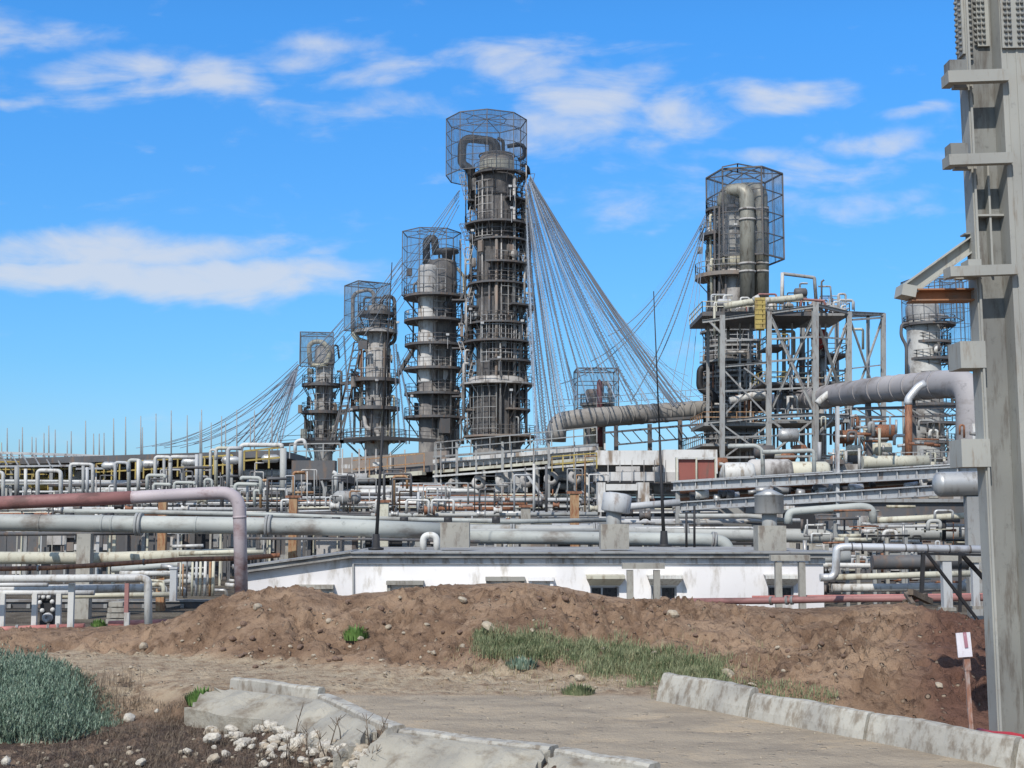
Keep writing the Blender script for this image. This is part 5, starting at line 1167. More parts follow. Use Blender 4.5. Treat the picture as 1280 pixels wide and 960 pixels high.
for k in range(6):
    t = (k + .6) / 6.3; x = 550 + 190 * t; mb = MB(); c0 = at(x, 607 - 11 * t, 97 - 12 * t); mb.lathe(c0, [(.5, 0), (.5, .4), (.3, .5), (.2, .5), (.2, .2)], 14, (0, -1, .1)); mb.build('fan_ring', M['shell_pale'], r4)
for x in (545, 551, 571, 595, 628, 639, 667, 686, 718):
    t = (x - 543) / 203; member(r4, (x, 552, 97 - 13 * t), (x, 640, 97 - 13 * t), 1.7 if x not in (571, 628, 686) else 3.2, 'steel', 'post')
member(r4, (657, 591, 86), (690, 638, 86), 3.2, 'steel_light', 'diagonal'); member(r4, (652, 603, 88), (630, 637, 88), 2.2, 'steel', 'diagonal'); member(r4, (700, 603, 86), (690, 632, 86), 2.2, 'steel', 'diagonal')
railing(r4, [(543, 570, 97), (746, 553, 84)], 'steel', 1.0, .07, 2.0); railing(r4, [(690, 590, 85), (746, 586, 82)], 'yellow', 1.0, .08, 1.0)
# white clad bay and duct
root = thing('white_clad_bay', 'stained white clad bay with a recessed gallery in the middle of the photo', 'clad structure', A_(800, 600, 84))
def wbox(root, pa, pb, d, th, mat, name):
    a, b2 = at(*pa, d), at(*pb, d); mb = MB(); mb.box(((a.x + b2.x) / 2, d + th / 2, (a.z + b2.z) / 2), (abs(b2.x - a.x), th, abs(a.z - b2.z))); return mb.build(name, M[mat], root)
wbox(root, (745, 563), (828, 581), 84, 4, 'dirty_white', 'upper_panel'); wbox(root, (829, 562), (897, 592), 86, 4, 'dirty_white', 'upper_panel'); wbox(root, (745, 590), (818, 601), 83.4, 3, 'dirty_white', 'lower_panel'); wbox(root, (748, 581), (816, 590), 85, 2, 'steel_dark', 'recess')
wbox(root, (770, 583), (800, 589.5), 83.6, .3, 'shell_pale', 'grille')
for x in (745, 760, 775, 790, 805, 818, 832, 846): member(root, (x, 575, 83), (x, 603, 83), 1.0, 'shell_pale', 'post')
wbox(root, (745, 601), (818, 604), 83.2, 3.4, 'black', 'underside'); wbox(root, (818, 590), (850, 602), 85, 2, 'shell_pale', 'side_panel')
wbox(root, (755, 562), (757, 554), 84, .1, 'pipe_w', 'pole')
root = thing('square_duct', 'square whitish duct portal bending down under the clad bay', 'duct', A_(780, 640, 80)); mb = MB()
for (pa, pb) in (((747, 603), (757, 640)), ((757.5, 605), (797, 613)), ((797.5, 603), (812, 638))): wbox(root, pa, pb, 80, 1.4, 'dirty_white', 'duct_segment')
root = thing('brick_panel', 'brick red panel wall with pale edge posts above the right rack', 'panel wall', A_(870, 600, 76)); 
wbox(root, (848.5, 574), (870, 602), 76, .3, 'brick', 'panel'); wbox(root, (871.5, 574.5), (893, 601), 76, .3, 'brick', 'panel')
for x in (846, 870.7, 894.5): wbox(root, (x - 1.2, 572), (x + 1.2, 604), 75.8, .35, 'pipe_cream', 'edge_post')
wbox(root, (845, 571.3), (895, 573.5), 75.8, .4, 'pipe_w', 'coping')
# low grey ducts behind the vents
pipe('grey_trough', 'flat grey trough beam behind the tipped roof vent', [(755, 636, 70), (850, 628, 70)], 4.5, M['steel_light']); pipe('grey_trough', 'long flat grey trough behind the round hooded vent', [(848, 645, 68), (940, 645, 68), (990, 652, 68)], 3, M['grey_pipe'])
root = thing('sheet_panel', 'horizontal ribbed blue grey sheet wall left of the round hooded vent', 'panel wall', A_(920, 645, 74)); wbox(root, (898, 633), (945, 642), 74, .3, 'steel', 'sheet')
# ---- right pipe rack: two girders with pipes between
root = thing('pipe_bridge', 'two level grey girder pipe bridge crossing the right third and rising to the right', 'pipe bridge', A_(845, 680, 72))
def girder(a, b_, h, nm='girder'):
    mb = MB(); p, q_ = at(*a), at(*b_); mb.ibeam(p, q_, .45, h, .06); 
    n = 18
    for k in range(n): c_ = p.lerp(q_, (k + .5) / n); mb.box(c_ - Vector((0, .12, 0)), (.05, .2, h * .9))
    mb.build(nm, M['steel_light'], root)
girder((842, 608, 72), (1235, 588, 58), .52); girder((850, 633, 72), (1235, 609, 58), .5); girder((846, 604, 76), (1235, 581, 62), .3, 'rear_girder')
for (x, t, b2, w, mt, d) in ((847, 603, 690, 5, 'steel', 71.8), (873, 607, 690, 4, 'steel', 71), (1047, 508, 655, 4, 'steel_light', 64), (1044, 586, 690, 5, 'steel', 64.5)): member(root, (x, t, d), (x, b2, d), w, mt, 'column')
random.seed(31)
for k in range(13):
    y = random.uniform(614, 626); dd = random.uniform(2, 5); mb = MB(); a, b_ = at(850, y, 72 + dd), at(1235, y - 22 + random.uniform(-2, 2), 58 + dd); mb.tube([a, b_], random.uniform(.05, .16), 8); mb.build('bridge_pipe', M[random.choice(['pipe_w', 'steel_dark', 'silver', 'grey_pipe', 'rust', 'steel_dark'])], root)
for k in range(46):
    t = random.random(); x = 855 + 375 * t; y = 621 - 22 * t; d = 71 - 13 * t; mb = MB(); c0 = at(x, y + random.uniform(-3, 4), d + random.uniform(0, 2))
    mb.tube([c0, c0 + Vector((random.uniform(.2, .9), 0, random.uniform(-.1, .1)))], random.uniform(.1, .26), 8); mb.build('pipe_shoe', M[random.choice(['pipe_w', 'silver', 'steel_dark', 'black', 'steel'])], root)
# ---- horizontal drums behind the brick panel
for (xa, xb, y, r, mt, lb, d) in ((908, 938, 592, 14, 'pipe_w', 'pale drum with a domed left end right of the brick panel', 92), (940, 985, 588, 14, 'shell_pale', 'dark sooty drum in the middle of the right structure foot', 93), (990, 1032, 590, 13, 'pipe_cream', 'cream drum end behind the white vertical pipe', 94)):
    root = thing('horizontal_drum', lb, 'drum', A_((xa + xb) / 2, y + r, d)); c0, c1 = at(xa, y, d), at(xb, y, d); rr = r * sc(d); L = (c1 - c0).length
    mb = MB(); mb.lathe(c0, [(0, -.55 * rr), (.5 * rr, -.47 * rr), (.85 * rr, -.28 * rr), (rr, 0), (rr, L), (.85 * rr, L + .28 * rr), (0, L + .5 * rr)], 24, (1, 0, 0)); mb.build('shell', M[mt], root)
    for t in (.2, .8): mb = MB(); c_ = c0.lerp(c1, t); mb.box((c_.x, d, (c_.z + GZ) / 2 - rr * .4), (.4, rr * 1.4, c_.z - GZ - rr * .8)); mb.build('saddle', M['concrete'], root)
pipe('insulated_line', 'pale green insulated pipe with bends running in front of the drums', [(910, 558, 88), (945, 557, 88), (953, 563, 88), (954, 597, 88)], 2.6, M['pipe_a'], bend=2); pipe('insulated_line', 'pale green pipe from the drums over to the right ending in a drop', [(953, 565, 87.5), (990, 564, 87.5), (1017, 563, 87.5), (1018, 596, 87.5)], 2.6, M['pipe_a'], bend=2)
pipe('insulated_line', 'small white pipe drop beside the brick panel', [(899, 580, 86), (904, 580, 86), (905, 601, 86)], 2, M['pipe_w'])
# ---- open steel frame around the right tower
root = thing('steel_frame', 'tall open grey steel frame with cross bracing around and right of the silver tower', 'steel frame', A_(1000, 600, 150)); FR = root
for (x, t, b2, w, d) in ((903, 394, 640, 6.5, 148), (961, 390, 640, 7, 148), (1019, 378, 640, 8, 145), (1061, 390, 640, 7, 150), (1104, 392, 640, 6, 154), (885, 398, 600, 4, 158), (980, 398, 600, 4.5, 160), (1003, 398, 600, 6, 162), (1046, 402, 600, 5, 164), (1085, 394, 600, 4, 170)): member(root, (x, t, d), (x + (x - 1000) * .005, b2, d), w, 'steel', 'column')
for (a, b_, w) in (((878, 402, 149), (961, 391, 148), 4), ((961, 391, 148), (1019, 383, 145), 4), ((1019, 381, 145), (1061, 391, 150), 4), ((1061, 391, 150), (1105, 393, 154), 4), ((885, 400, 158), (1003, 397, 162), 3), ((1003, 397, 162), (1085, 395, 170), 3), ((1061, 400, 150), (1104, 397, 154), 2.5),
                   ((903, 458, 148), (961, 453, 148), 3), ((961, 452, 148), (1019, 447, 145), 2.5), ((961, 521, 148), (1019, 518, 145), 5), ((1019, 519, 145), (1061, 521, 150), 5), ((1061, 521, 150), (1106, 522, 154), 4), ((885, 528, 149), (961, 521, 148), 3.5), ((1061, 461, 150), (1104, 456, 154), 1.6), ((961, 528, 146), (1106, 526, 152), 2.5),
                   ((1019, 570, 145), (1106, 572, 154), 3), ((903, 572, 148), (1019, 570, 145), 2.5), ((961, 391, 148), (1003, 397, 162), 2.5), ((1061, 391, 150), (1085, 395, 170), 3), ((1105, 393, 154), (1085, 395, 170), 3), ((1019, 383, 145), (1046, 402, 164), 3)): member(root, a, b_, w, 'steel')
xbrace(root, 963, 1018, 395, 515, 148, 145, 3.2, 'steel'); xbrace(root, 1062, 1103, 398, 518, 150, 154, 2.2, 'steel'); xbrace(root, 963, 1018, 524, 568, 148, 145, 2.6, 'steel'); xbrace(root, 1021, 1060, 400, 516, 145, 150, 3, 'steel'); xbrace(root, 1063, 1104, 524, 600, 150, 154, 3, 'steel')
for (a, b_, w) in (((887, 402, 148), (903, 418, 148), 2.5), ((930, 460, 148), (960, 482, 148), 2), ((888, 530, 148), (903, 545, 148), 2.5), ((1019, 545, 145), (1040, 524, 147), 2.5)): member(root, a, b_, w, 'steel', 'knee_brace')
# decks
def deck(root, px0, px1, py, d0, d1, th=.35, mat='steel_dark', rm='pipe_cream', rh=1.2):
    a, b_ = at(px0, py, d0), at(px1, py, d0); mb = MB(); mb.box(((a.x + b_.x) / 2, (d0 + d1) / 2, a.z), (b_.x - a.x, d1 - d0, th)); o = mb.build('deck', M[mat], root)
    mb = MB(); z = a.z + th / 2; rail(mb, [(a.x, d1, z), (a.x, d0, z), (b_.x, d0, z), (b_.x, d1, z)], rh, .09, 1.6); mb.build('railing', M[rm], o)
deck(root, 878, 1020, 392, 150, 161, .5); deck(root, 1020, 1062, 393, 150, 160, .3, 'steel', 'steel_light'); deck(root, 880, 962, 530, 149, 160, .4, 'steel', 'rust_y'); deck(root, 962, 1062, 526, 149, 160, .35, 'steel', 'steel_light'); deck(root, 1030, 1062, 443, 156, 166, .3); deck(root, 1030, 1062, 478, 156, 166, .3); deck(root, 960, 1030, 480, 156, 166, .3); deck(root, 962, 985, 432, 150, 156, .3, 'steel_dark', 'yellow'); deck(root, 952, 985, 479, 150, 156, .3, 'steel_dark', 'yellow'); deck(root, 878, 962, 556, 150, 170, .3, 'steel', 'steel')
for (y, d0) in ((424, 148), (487, 148), (545, 148)): 
    member(root, (903, y + 2, d0), (961, y, d0), 2.2, 'steel'); member(root, (961, y, d0), (1019, y - 3, 145), 2.2, 'steel'); member(root, (1019, y - 3, 145), (1061, y, 150), 2.0, 'steel')
xbrace(root, 904, 960, 462, 520, 148, 148, 2, 'steel'); xbrace(root, 1004, 1045, 402, 480, 162, 164, 2.2, 'steel'); xbrace(root, 905, 960, 532, 572, 148, 148, 2, 'steel'); xbrace(root, 981, 1003, 430, 520, 160, 162, 1.8, 'steel')
for x in (925, 938, 972, 990, 1010, 1032, 1075, 1090): member(root, (x, 400 if x < 1060 else 520, 156), (x, 600, 156), 2.0, 'steel_light', 'column')
# equipment on and in the frame: each a thing
for k, (x, y, w_, h_, mt) in enumerate(((985, 384, 10, 10, 'shell_pale'), (1000, 366, 14, 12, 'steel_dark'), (1042, 385, 10, 8, 'steel'), (905, 378, 16, 9, 'steel_light'), (925, 388, 10, 7, 'shell_pale'), (893, 386, 8, 8, 'steel_dark'), (965, 385, 8, 12, 'dirty_white'), (1012, 388, 12, 6, 'shell_rust'), (1052, 388, 8, 6, 'steel_light'))):
    root = thing('deck_machine', 'small machine standing on the top deck of the steel frame', 'machine', A_(x, y, 151), 'machines on the top deck'); c0 = at(x, y, 151); a_ = w_ * sc(151); b2 = h_ * sc(151)
    mb = MB(); mb.lathe(c0 + Vector((-a_ / 2, 0, 0)), [(0, -.1), (b2 * .4, 0), (b2 * .5, .12), (b2 * .5, a_), (b2 * .35, a_ + .15), (0, a_ + .15)], 12, (1, 0, 0)); mb.build('casing', M[mt], root)
    mb = MB(); mb.box(c0 - Vector((0, 0, b2 * .6)), (a_ * 1.1, 1, .25)); mb.build('bed', M['steel_dark'], root); mb = MB(); mb.tube([c0, c0 + Vector((0, 0, b2)), c0 + Vector((a_ * .7, 0, b2))], .12, 8, .3); mb.build('outlet_pipe', M['pipe_w'], root)
random.seed(91)
for k in range(34):
    x = random.uniform(880, 1055); y = random.uniform(372, 392); l = random.uniform(6, 26)
    pipe('deck_pipe', 'one of the small bent pipes crowded on the top deck of the frame', [(x, 392, 152), (x, y - 6, 152), (x + l, y - 6, 152), (x + l, y + 6, 152)], random.uniform(.6, 1.5), M[random.choice(['pipe_w', 'steel_light', 'steel', 'pipe_cream', 'shell_pale', 'pipe_red'])], 'small pipes on the top deck', seg=8, bend=2)
def lpipe(label, pts, rpx, mat, **k): return pipe('process_pipe', label, pts, rpx, M[mat], **k)
lpipe('wide white insulated pipe lying on the top deck in front of the silver tower', [(905, 383, 149), (940, 377, 149), (982, 374, 149), (1003, 371, 149)], 4.2, 'pipe_cream')
lpipe('white dome topped duct on the top deck beside the fat overhead pipes', [(944, 370, 148.5), (948, 378, 148.5), (958, 379, 148.5)], 4.5, 'pipe_w')
lpipe('dark red pipe frame on the right half of the top deck', [(1000, 388, 149), (1002, 374, 149), (1030, 376, 149), (1034, 390, 149)], 1.6, 'pipe_red', bend=1)
lpipe('grey pipe portal rising above the top deck with a white end', [(978, 372, 150), (978, 342, 150), (1018, 347, 150), (1020, 375, 150)], 2.2, 'steel', bend=1)
lpipe('white pipe riser at the left end of the grey portal on the top deck', [(978, 341, 149.5), (977, 380, 149.5)], 2.2, 'pipe_w')
lpipe('thin hooked pipe at the right end of the top deck', [(1027, 388, 150), (1027, 352, 150), (1030, 350, 150)], 1.2, 'steel_dark', bend=1); lpipe('thin pipe frame standing on the right end of the top deck', [(1023, 358, 151), (1038, 358, 151), (1040, 384, 151)], 1.1, 'steel', bend=1)
lpipe('cream pipe dropping beside the lower left of the dark tower base', [(893, 383, 149), (893, 420, 149)], 1.6, 'pipe_cream')
root = thing('caged_ladder', 'mustard yellow caged ladder hanging at the front of the frame', 'ladder', A_(950, 412, 147))
yl = M['yellow']
for x in (945, 948, 951, 955): 
    mb = MB(); mb.bar(at(x, 372, 147), at(x, 411, 147), .28); mb.build('cage_bar', yl, root)
for k in range(7): mb = MB(); mb.bar(at(944, 374 + k * 6, 146.9), at(956, 374 + k * 6, 146.9), .2); mb.build('hoop', yl, root)
mb = MB(); mb.box(at(950, 394, 147.6), (.95, .1, 3.6)); mb.build('back_sheet', M['pipe_cream'] if False else yl, root)
root = thing('red_riser', 'bright red insulated pipe section inside the right bay of the frame', 'pipe', A_(1027, 440, 158)); mb = MB(); mb.tube([at(1027, 412, 158), at(1027, 438, 158)], .5, 12); mb.build('red_section', weathered('bright_red_lagging', (.42, .05, .04), (.2, .05, .04), .3, 1), root); mb = MB(); mb.tube([at(1027, 438.5, 158), at(1026, 600, 158)], .38, 12); mb.build('grey_section', M['shell_pale'], root)
lpipe('white insulated elbow pipe rising to the right beside the thick duct', [(1022, 505, 140), (1026, 500, 140), (1043, 487, 140)], 4.6, 'pipe_w', bend=2); lpipe('large white domed duct inside the left bay of the frame', [(912, 501, 150), (930, 497, 150), (945, 493, 150), (962, 494, 150)], 4.5, 'pipe_w')
root = thing('domed_cover', 'cream domed cover above the yellow railing in the left bay', 'cover', A_(948, 500, 151)); mb = MB(); mb.lathe(at(948, 500, 151.5), [(1.6, 0), (1.55, .4), (1.0, .85), (.5, 1.0), (.0, 1.02)], 20); mb.build('dome', M['pipe_cream'], root)
lpipe('white double bend pipe in the middle bay', [(985, 495, 150), (985, 521, 150)], 1.8, 'pipe_w'); lpipe('white hooped pipe in the middle bay beside the drop', [(980, 497, 151), (996, 496, 151), (998, 520, 151)], 1.8, 'pipe_w', bend=1)
lpipe('black pipe running under the deck of the middle bay', [(980, 490, 152), (1000, 491, 152), (1018, 492, 152)], 1.2, 'black')
random.seed(77)
for k in range(110):
    x = random.uniform(888, 1100); y = random.uniform(405, 575); d = random.uniform(152, 168); l = random.uniform(10, 60); mt = random.choice(['steel_light', 'steel', 'shell_pale', 'pipe_w', 'pipe_cream', 'rust', 'steel_dark', 'steel'])
    if x > 1062 and y < 530: continue
    if random.random() < .6: pts = [(x, y, d), (x, min(590, y + l), d)]
    else: pts = [(x, y, d), (x + l * .5, y, d), (x + l * .5, min(585, y + l * .5), d)]
    pipe('frame_pipe', 'one of the thin process pipes threaded through the steel frame', pts, random.uniform(.7, 1.9), M[mt], 'process pipes in the steel frame', seg=8, bend=1.5)
for k in range(16):
    x = random.uniform(880, 1105); y = random.uniform(540, 590); d = random.uniform(135, 150); root = thing('pump_box', 'small machine casing low in the frame of the right tower', 'machine casing', A_(x, y + 6, d), 'machine casings at the foot of the frame')
    mb = MB(); w_ = random.uniform(1, 2.4); mb.lathe(at(x, y, d), [(0, -.1), (.5 * w_ * .6, 0), (.6 * w_ * .6, .3), (.6 * w_ * .6, w_), (0, w_ + .2)], 14, (1, 0, 0)); mb.build('casing', M[random.choice(['steel_dark', 'shell_pale', 'silver', 'rust', 'pipe_cream'])], root)
# ---- thick duct
def duct(name, label, pts, rpx, mat, d_, ribs, rr=None, supports=()):
    P = [at(*p) for p in pts]; r = rpx * sc(d_); root = thing(name, label, 'duct', P[0]); mb = MB(); mb.tube(P, r, 22, r * 2.2); mb.build('duct_shell', M[mat], root)
    for (i, n) in ribs:
        for k in range(n):
            c_ = P[i].lerp(P[i + 1], (k + .5) / n); dv = (P[i + 1] - P[i]).normalized() * .12; mb = MB(); mb.tube([c_ - dv, c_ + dv], r * 1.045, 22); mb.build('rib', M[mat], root)
    for (x, y, d) in supports: mb = MB(); mb.bar(at(x, y, d), Vector((at(x, y, d).x, d, GZ)), .5); mb.build('support_leg', M['steel_dark'], root)
M['duct'] = weathered('dusty_mauve_grey_duct', (.37, .35, .345), (.19, .165, .145), .35, .4, .7, streak=.4); M['duct_b'] = weathered('dusty_brown_grey_duct', (.34, .32, .29), (.17, .14, .11), .45, .4, .75, streak=.5)
duct('flue_duct', 'thick sooty ribbed duct from the elbow near the tallest tower to the right tower', [(695, 552, 158), (696, 528, 158), (730, 523, 158), (870, 513, 166), (900, 511, 176), (975, 503, 176)], 12.5, 'duct_b', 158, [(2, 9)], supports=[(735, 535, 158), (770, 532, 158), (812, 530, 158), (850, 525, 158)])
duct('flue_duct', 'mauve grey ribbed duct running from the steel frame to an elbow behind the column', [(968, 504, 176), (1012, 499, 152), (1090, 488, 128), (1182, 480, 116), (1214, 480, 112), (1213, 600, 110)], 16.5, 'duct', 124, [(1, 5), (2, 6)], supports=[(1085, 504, 129), (1140, 498, 121)])
root = thing('duct_walkway', 'railed walkway running along behind the sooty duct', 'walkway', A_(800, 525, 160)); P0, P1 = at(700, 533, 162), at(885, 521, 162); mb = MB(); mb.bar(P0, P1, 1.2, .3); mb.build('deck', M['steel_dark'], root); railing(root, [(690, 517, 160), (885, 502, 161)], 'steel', 1.6, .06, 2.5)
root = thing('duct_truss', 'dark truss beam carrying the sooty duct between its legs', 'truss', A_(800, 535, 156)); member(root, (755, 541, 156), (880, 530, 156), 2.5, 'steel_dark', 'chord'); member(root, (770, 556, 156), (880, 546, 156), 2, 'steel_dark', 'chord')
for k in range(8): x = 762 + 14 * k; member(root, (x, 540 - k * 1.2, 156), (x + 14, 556 - k * 1.2, 156), 1.2, 'steel_dark', 'web_strut')
root = thing('duct_truss', 'dark truss and deck under the mauve duct at the right', 'truss', A_(1120, 510, 122)); member(root, (1065, 511, 128), (1210, 508, 112), 4, 'steel_dark', 'chord'); member(root, (1065, 522, 128), (1205, 519, 113), 2, 'steel_dark', 'chord')
for k in range(8): x = 1070 + 17 * k; member(root, (x, 511, 127 - k * 1.6), (x + 16, 521, 126 - k * 1.6), 1.4, 'steel', 'web_strut')
lpipe('rusty vertical pipe with a silver elbow leaning over the mauve duct', [(1136, 582, 112), (1135.5, 506, 112)], 4.6, 'rust'); lpipe('bright silver elbow piece on top of the rusty vertical pipe', [(1135.5, 506, 112), (1135, 499, 112), (1147, 484, 112), (1156, 479, 112)], 4.9, 'silver_b', bend=1.5)
pipe('white_pole', 'thin white vertical pipe standing over the pipe bridge', [(1046, 512, 66), (1046, 612, 66)], 1.9, M['pipe_w'])
# ---- upright pipes and hoops rising over the sheds
random.seed(58)
for k in range(105):
    x = random.uniform(120, 560) if k % 7 else random.uniform(560, 745); top = np.interp(x, [120, 350, 420, 545, 745], [583, 573, 588, 578, 562]); y = top + random.uniform(4, 40); d = np.interp(x, [120, 745], [94, 78]) - random.uniform(0, 8); l = random.uniform(6, 34); mt = random.choice(['pipe_w', 'steel', 'steel_light', 'shell_pale', 'steel', 'steel_dark', 'steel_dark', 'rust_y'])
    pts = [(x, 640, d), (x, y, d)] if random.random() < .35 else [(x, 640, d), (x, y, d), (x + l, y, d)] + ([(x + l, y + random.uniform(8, 30), d)] if random.random() < .6 else [])
    pipe('upright_pipe', 'one of the upright or hooped pipes standing before the dark process bays', pts, random.choice([.7, .9, 1.2, 1.7]), M[mt], 'upright pipes before the process bays', seg=8, bend=2)
# ---- clutter band in front of the far right tower
random.seed(41)
for k in range(70):
    x = random.uniform(1020, 1228); y = random.uniform(520, 586); d = random.uniform(96, 130); l = random.uniform(8, 40); q = random.random(); mt = random.choice(['steel_dark', 'steel', 'pipe_w', 'silver', 'pipe_cream', 'rust', 'steel', 'steel_light'])
    pts = [(x, y, d), (x + l, y + random.uniform(-2, 2), d)] if q < .5 else [(x, y, d), (x, min(600, y + l), d)] if q < .8 else [(x, y + 12, d), (x, y, d), (x + l * .5, y, d), (x + l * .5, y + 16, d)]
    pipe('yard_pipe', 'one of the many small pipes packed below the mauve duct', pts, random.uniform(.8, 2.6), M[mt], 'small pipes below the mauve duct', seg=8, bend=2)
root = thing('equipment_deck', 'stained deck with machines below the right end of the steel frame', 'deck', A_(1120, 590, 104)); wbox(root, (1020, 580), (1110, 592), 104, 6, 'shell_pale', 'deck_edge'); wbox(root, (1112, 583), (1232, 592), 102, 6, 'steel', 'deck_edge'); railing(root, [(1120, 582, 101), (1230, 580, 100)], 'steel', 1.0, .07, 1.2); wbox(root, (1030, 574), (1058, 580), 103, 3, 'steel_dark', 'machine_bed')
root = thing('low_duct', 'cream horizontal duct low on the deck right of the frame', 'duct', A_(1100, 577, 100)); mb = MB(); mb.tube([at(1078, 578, 100), at(1160, 577, 100)], .5, 14); mb.build('duct_shell', M['pipe_cream'], root)
# ---- pipe portals at the left
lb_ = 'white pipe portal standing in the row in front of the long dark shed'
def pportal(x, yt, x2, yb, r=2.4, mt='pipe_w', d=84, drop=None, label=lb_, grp='white pipe portals at left'):
    pts = [(x, yb, d), (x, yt, d)]
    if x2 is not None: pts += [(x2, yt + .5, d)]
    if drop: pts += [(x2, drop, d)]
    pipe('pipe_portal', label, pts, r, M[mt], grp, bend=2, seg=10)
for (x, yt, x2, yb, r, mt, dp) in ((-25, 590, 4, 628, 2.3, 'pipe_w', 628), (47, 588, 76, 628, 2.6, 'pipe_w', 628), (88, 580, 116, 620, 2.2, 'pipe_w', 620), (104, 582, None, 620, 2, 'steel', None), (109, 584, None, 620, 2, 'steel_light', None), (21, 583, None, 622, 3, 'steel', None),
    (144, 578, 160, 618, 2, 'steel_light', 590), (161, 575, 176, 616, 2.4, 'pipe_a', 590), (173, 574, None, 615, 2.3, 'pipe_w', None), (194, 571, 213, 614, 2.3, 'pipe_w', 578), (205, 573, None, 612, 1.8, 'steel', None), (213, 571, 246, 612, 2.4, 'pipe_w', None), (246, 568, None, 612, 2.4, 'steel_light', None), (251, 567, None, 612, 2.2, 'steel', None),
    (263, 562, 270, 611, 1.8, 'pipe_w', 575), (270, 560, 290, 611, 2.3, 'pipe_cream', None), (285, 560, 302, 611, 2.6, 'steel_light', None), (301, 556, 352, 598, 3.0, 'pipe_w', 560), (32, 586, None, 622, 2, 'pipe_w', None), (354, 560, None, 628, 4.2, 'grey_pipe', None)):
    pportal(x, yt, x2, yb, r, mt, random.uniform(80, 88), dp)
lb2 = 'low white pipe loop behind the bend of the thick dusty pipe'
for (x, yt, x2, yb, r, dp) in ((184, 594, 206, 612, 2.3, 598), (192, 605, 212, 616, 2, 607), (218, 603, 243, 616, 2, 606), (256, 599, 265, 612, 1.6, 612), (294, 605, 322, 616, 2.6, 604), (302, 597, 326, 600, 2.4, 616), (318, 613, 325, 632, 2, 618), (10, 622, 24, 628, 1.8, 624)):
    pportal(x, yt, x2, yb, r, 'pipe_a', 70, dp, lb2, 'low white pipe loops at left')
for k, (x, x2) in enumerate(((508, 536), (540, 567), (470, 477), (352, 366))): pportal(x, 625, x2, 642, 1.6, 'pipe_w', 72, 642, 'small white pipe hoop just above the thickest pipe in the centre', 'small white pipe hoops in the centre')
pipe('bent_riser', 'white pipe standing up with a hook end right of the dark canopy', [(420, 617, 84), (420, 592, 84), (416, 590, 84)], 2.6, M['pipe_w'], bend=1)
pipe('hoop_pipe', 'white hooped pipe at the foot of the leftmost tower', [(369, 567, 110), (369, 552, 110), (380, 549, 110), (383, 560, 110)], 2.2, M['pipe_w'], bend=2)
root = thing('lagged_exchanger', 'short grey lagged drum in front of the rusty gallery', 'drum', A_(430, 626, 80)); mb = MB(); mb.lathe(at(420, 622, 80), [(0, -.2), (.3, -.1), (.42, .1), (.42, 1.3), (.25, 1.5), (0, 1.5)], 16, (1, 0, 0)); mb.build('shell', M['steel'], root)
# ---- mid band of pipe runs, each its own run
random.seed(63)
runs = [('steel_light', 'light grey'), ('pipe_w', 'whitish'), ('steel_dark', 'dark'), ('grey_pipe', 'grey'), ('pipe_cream', 'cream'), ('silver', 'silver'), ('rust', 'rusty')]
LB3 = 'one of the thin pipe runs crowded between the thickest pipe and the towers'
for k in range(150):
    y = random.uniform(600, 668); x = random.uniform(-60, 820); l = random.uniform(60, 320); d = 62 + (668 - y) * .55 + random.uniform(0, 5); mt, nm = random.choice(runs)
    x2 = min(x + l, 1000)
    pipe('rack_pipe', LB3, [(x, y, d), (x2, y + random.uniform(-1.5, 1.5), d)] + ([(x2, y + random.choice([-8, 12]), d)] if random.random() < .3 else []), random.choice([.8, 1.2, 1.8, 2.6]), M[mt], 'thin pipe runs in the middle band', seg=8)
for k in range(170):
    x = random.uniform(-10, 850); y = random.uniform(606, 640); d = 64 + (668 - y) * .55; mt = random.choice(['steel', 'steel_light', 'steel_dark', 'concrete', 'pipe_cream', 'steel_dark']); w = random.choice([1.2, 1.8, 2.5, 4])
    post(x, y, 660, d, w, M[mt], 'one of the short posts carrying the thin pipes in the middle band', name='rack_post', cat='post', group='short rack posts', zb=GZ)
for k in range(60):
    x = random.uniform(0, 860); y = random.uniform(618, 650); d = 60 + (668 - y) * .5; root = thing('valve', 'one of the small valves and boxes scattered among the thin pipes', 'valve', A_(x, y, d), 'small valves in the middle band'); mt = random.choice(['steel_dark', 'pipe_w', 'silver', 'rust', 'steel', 'pipe_cream', 'black'])
    mb = MB(); r_ = random.uniform(.12, .3); c0 = at(x, y, d); mb.lathe(c0, [(0, -r_), (r_, -r_), (r_ * .6, -r_ * .3), (r_ * .6, r_ * .3), (r_, r_), (0, r_)], 10, (1, 0, 0)); mb.build('valve_body', M[mt], root)
    mb = MB(); mb.tube([c0, c0 + Vector((0, 0, r_ * 2.2))], .035, 6); mb.lathe(c0 + Vector((0, 0, r_ * 2.2)), [(0, 0), (r_ * .8, 0), (r_ * .8, .04), (0, .04)], 12); mb.build('handwheel', M['steel_dark'], root)
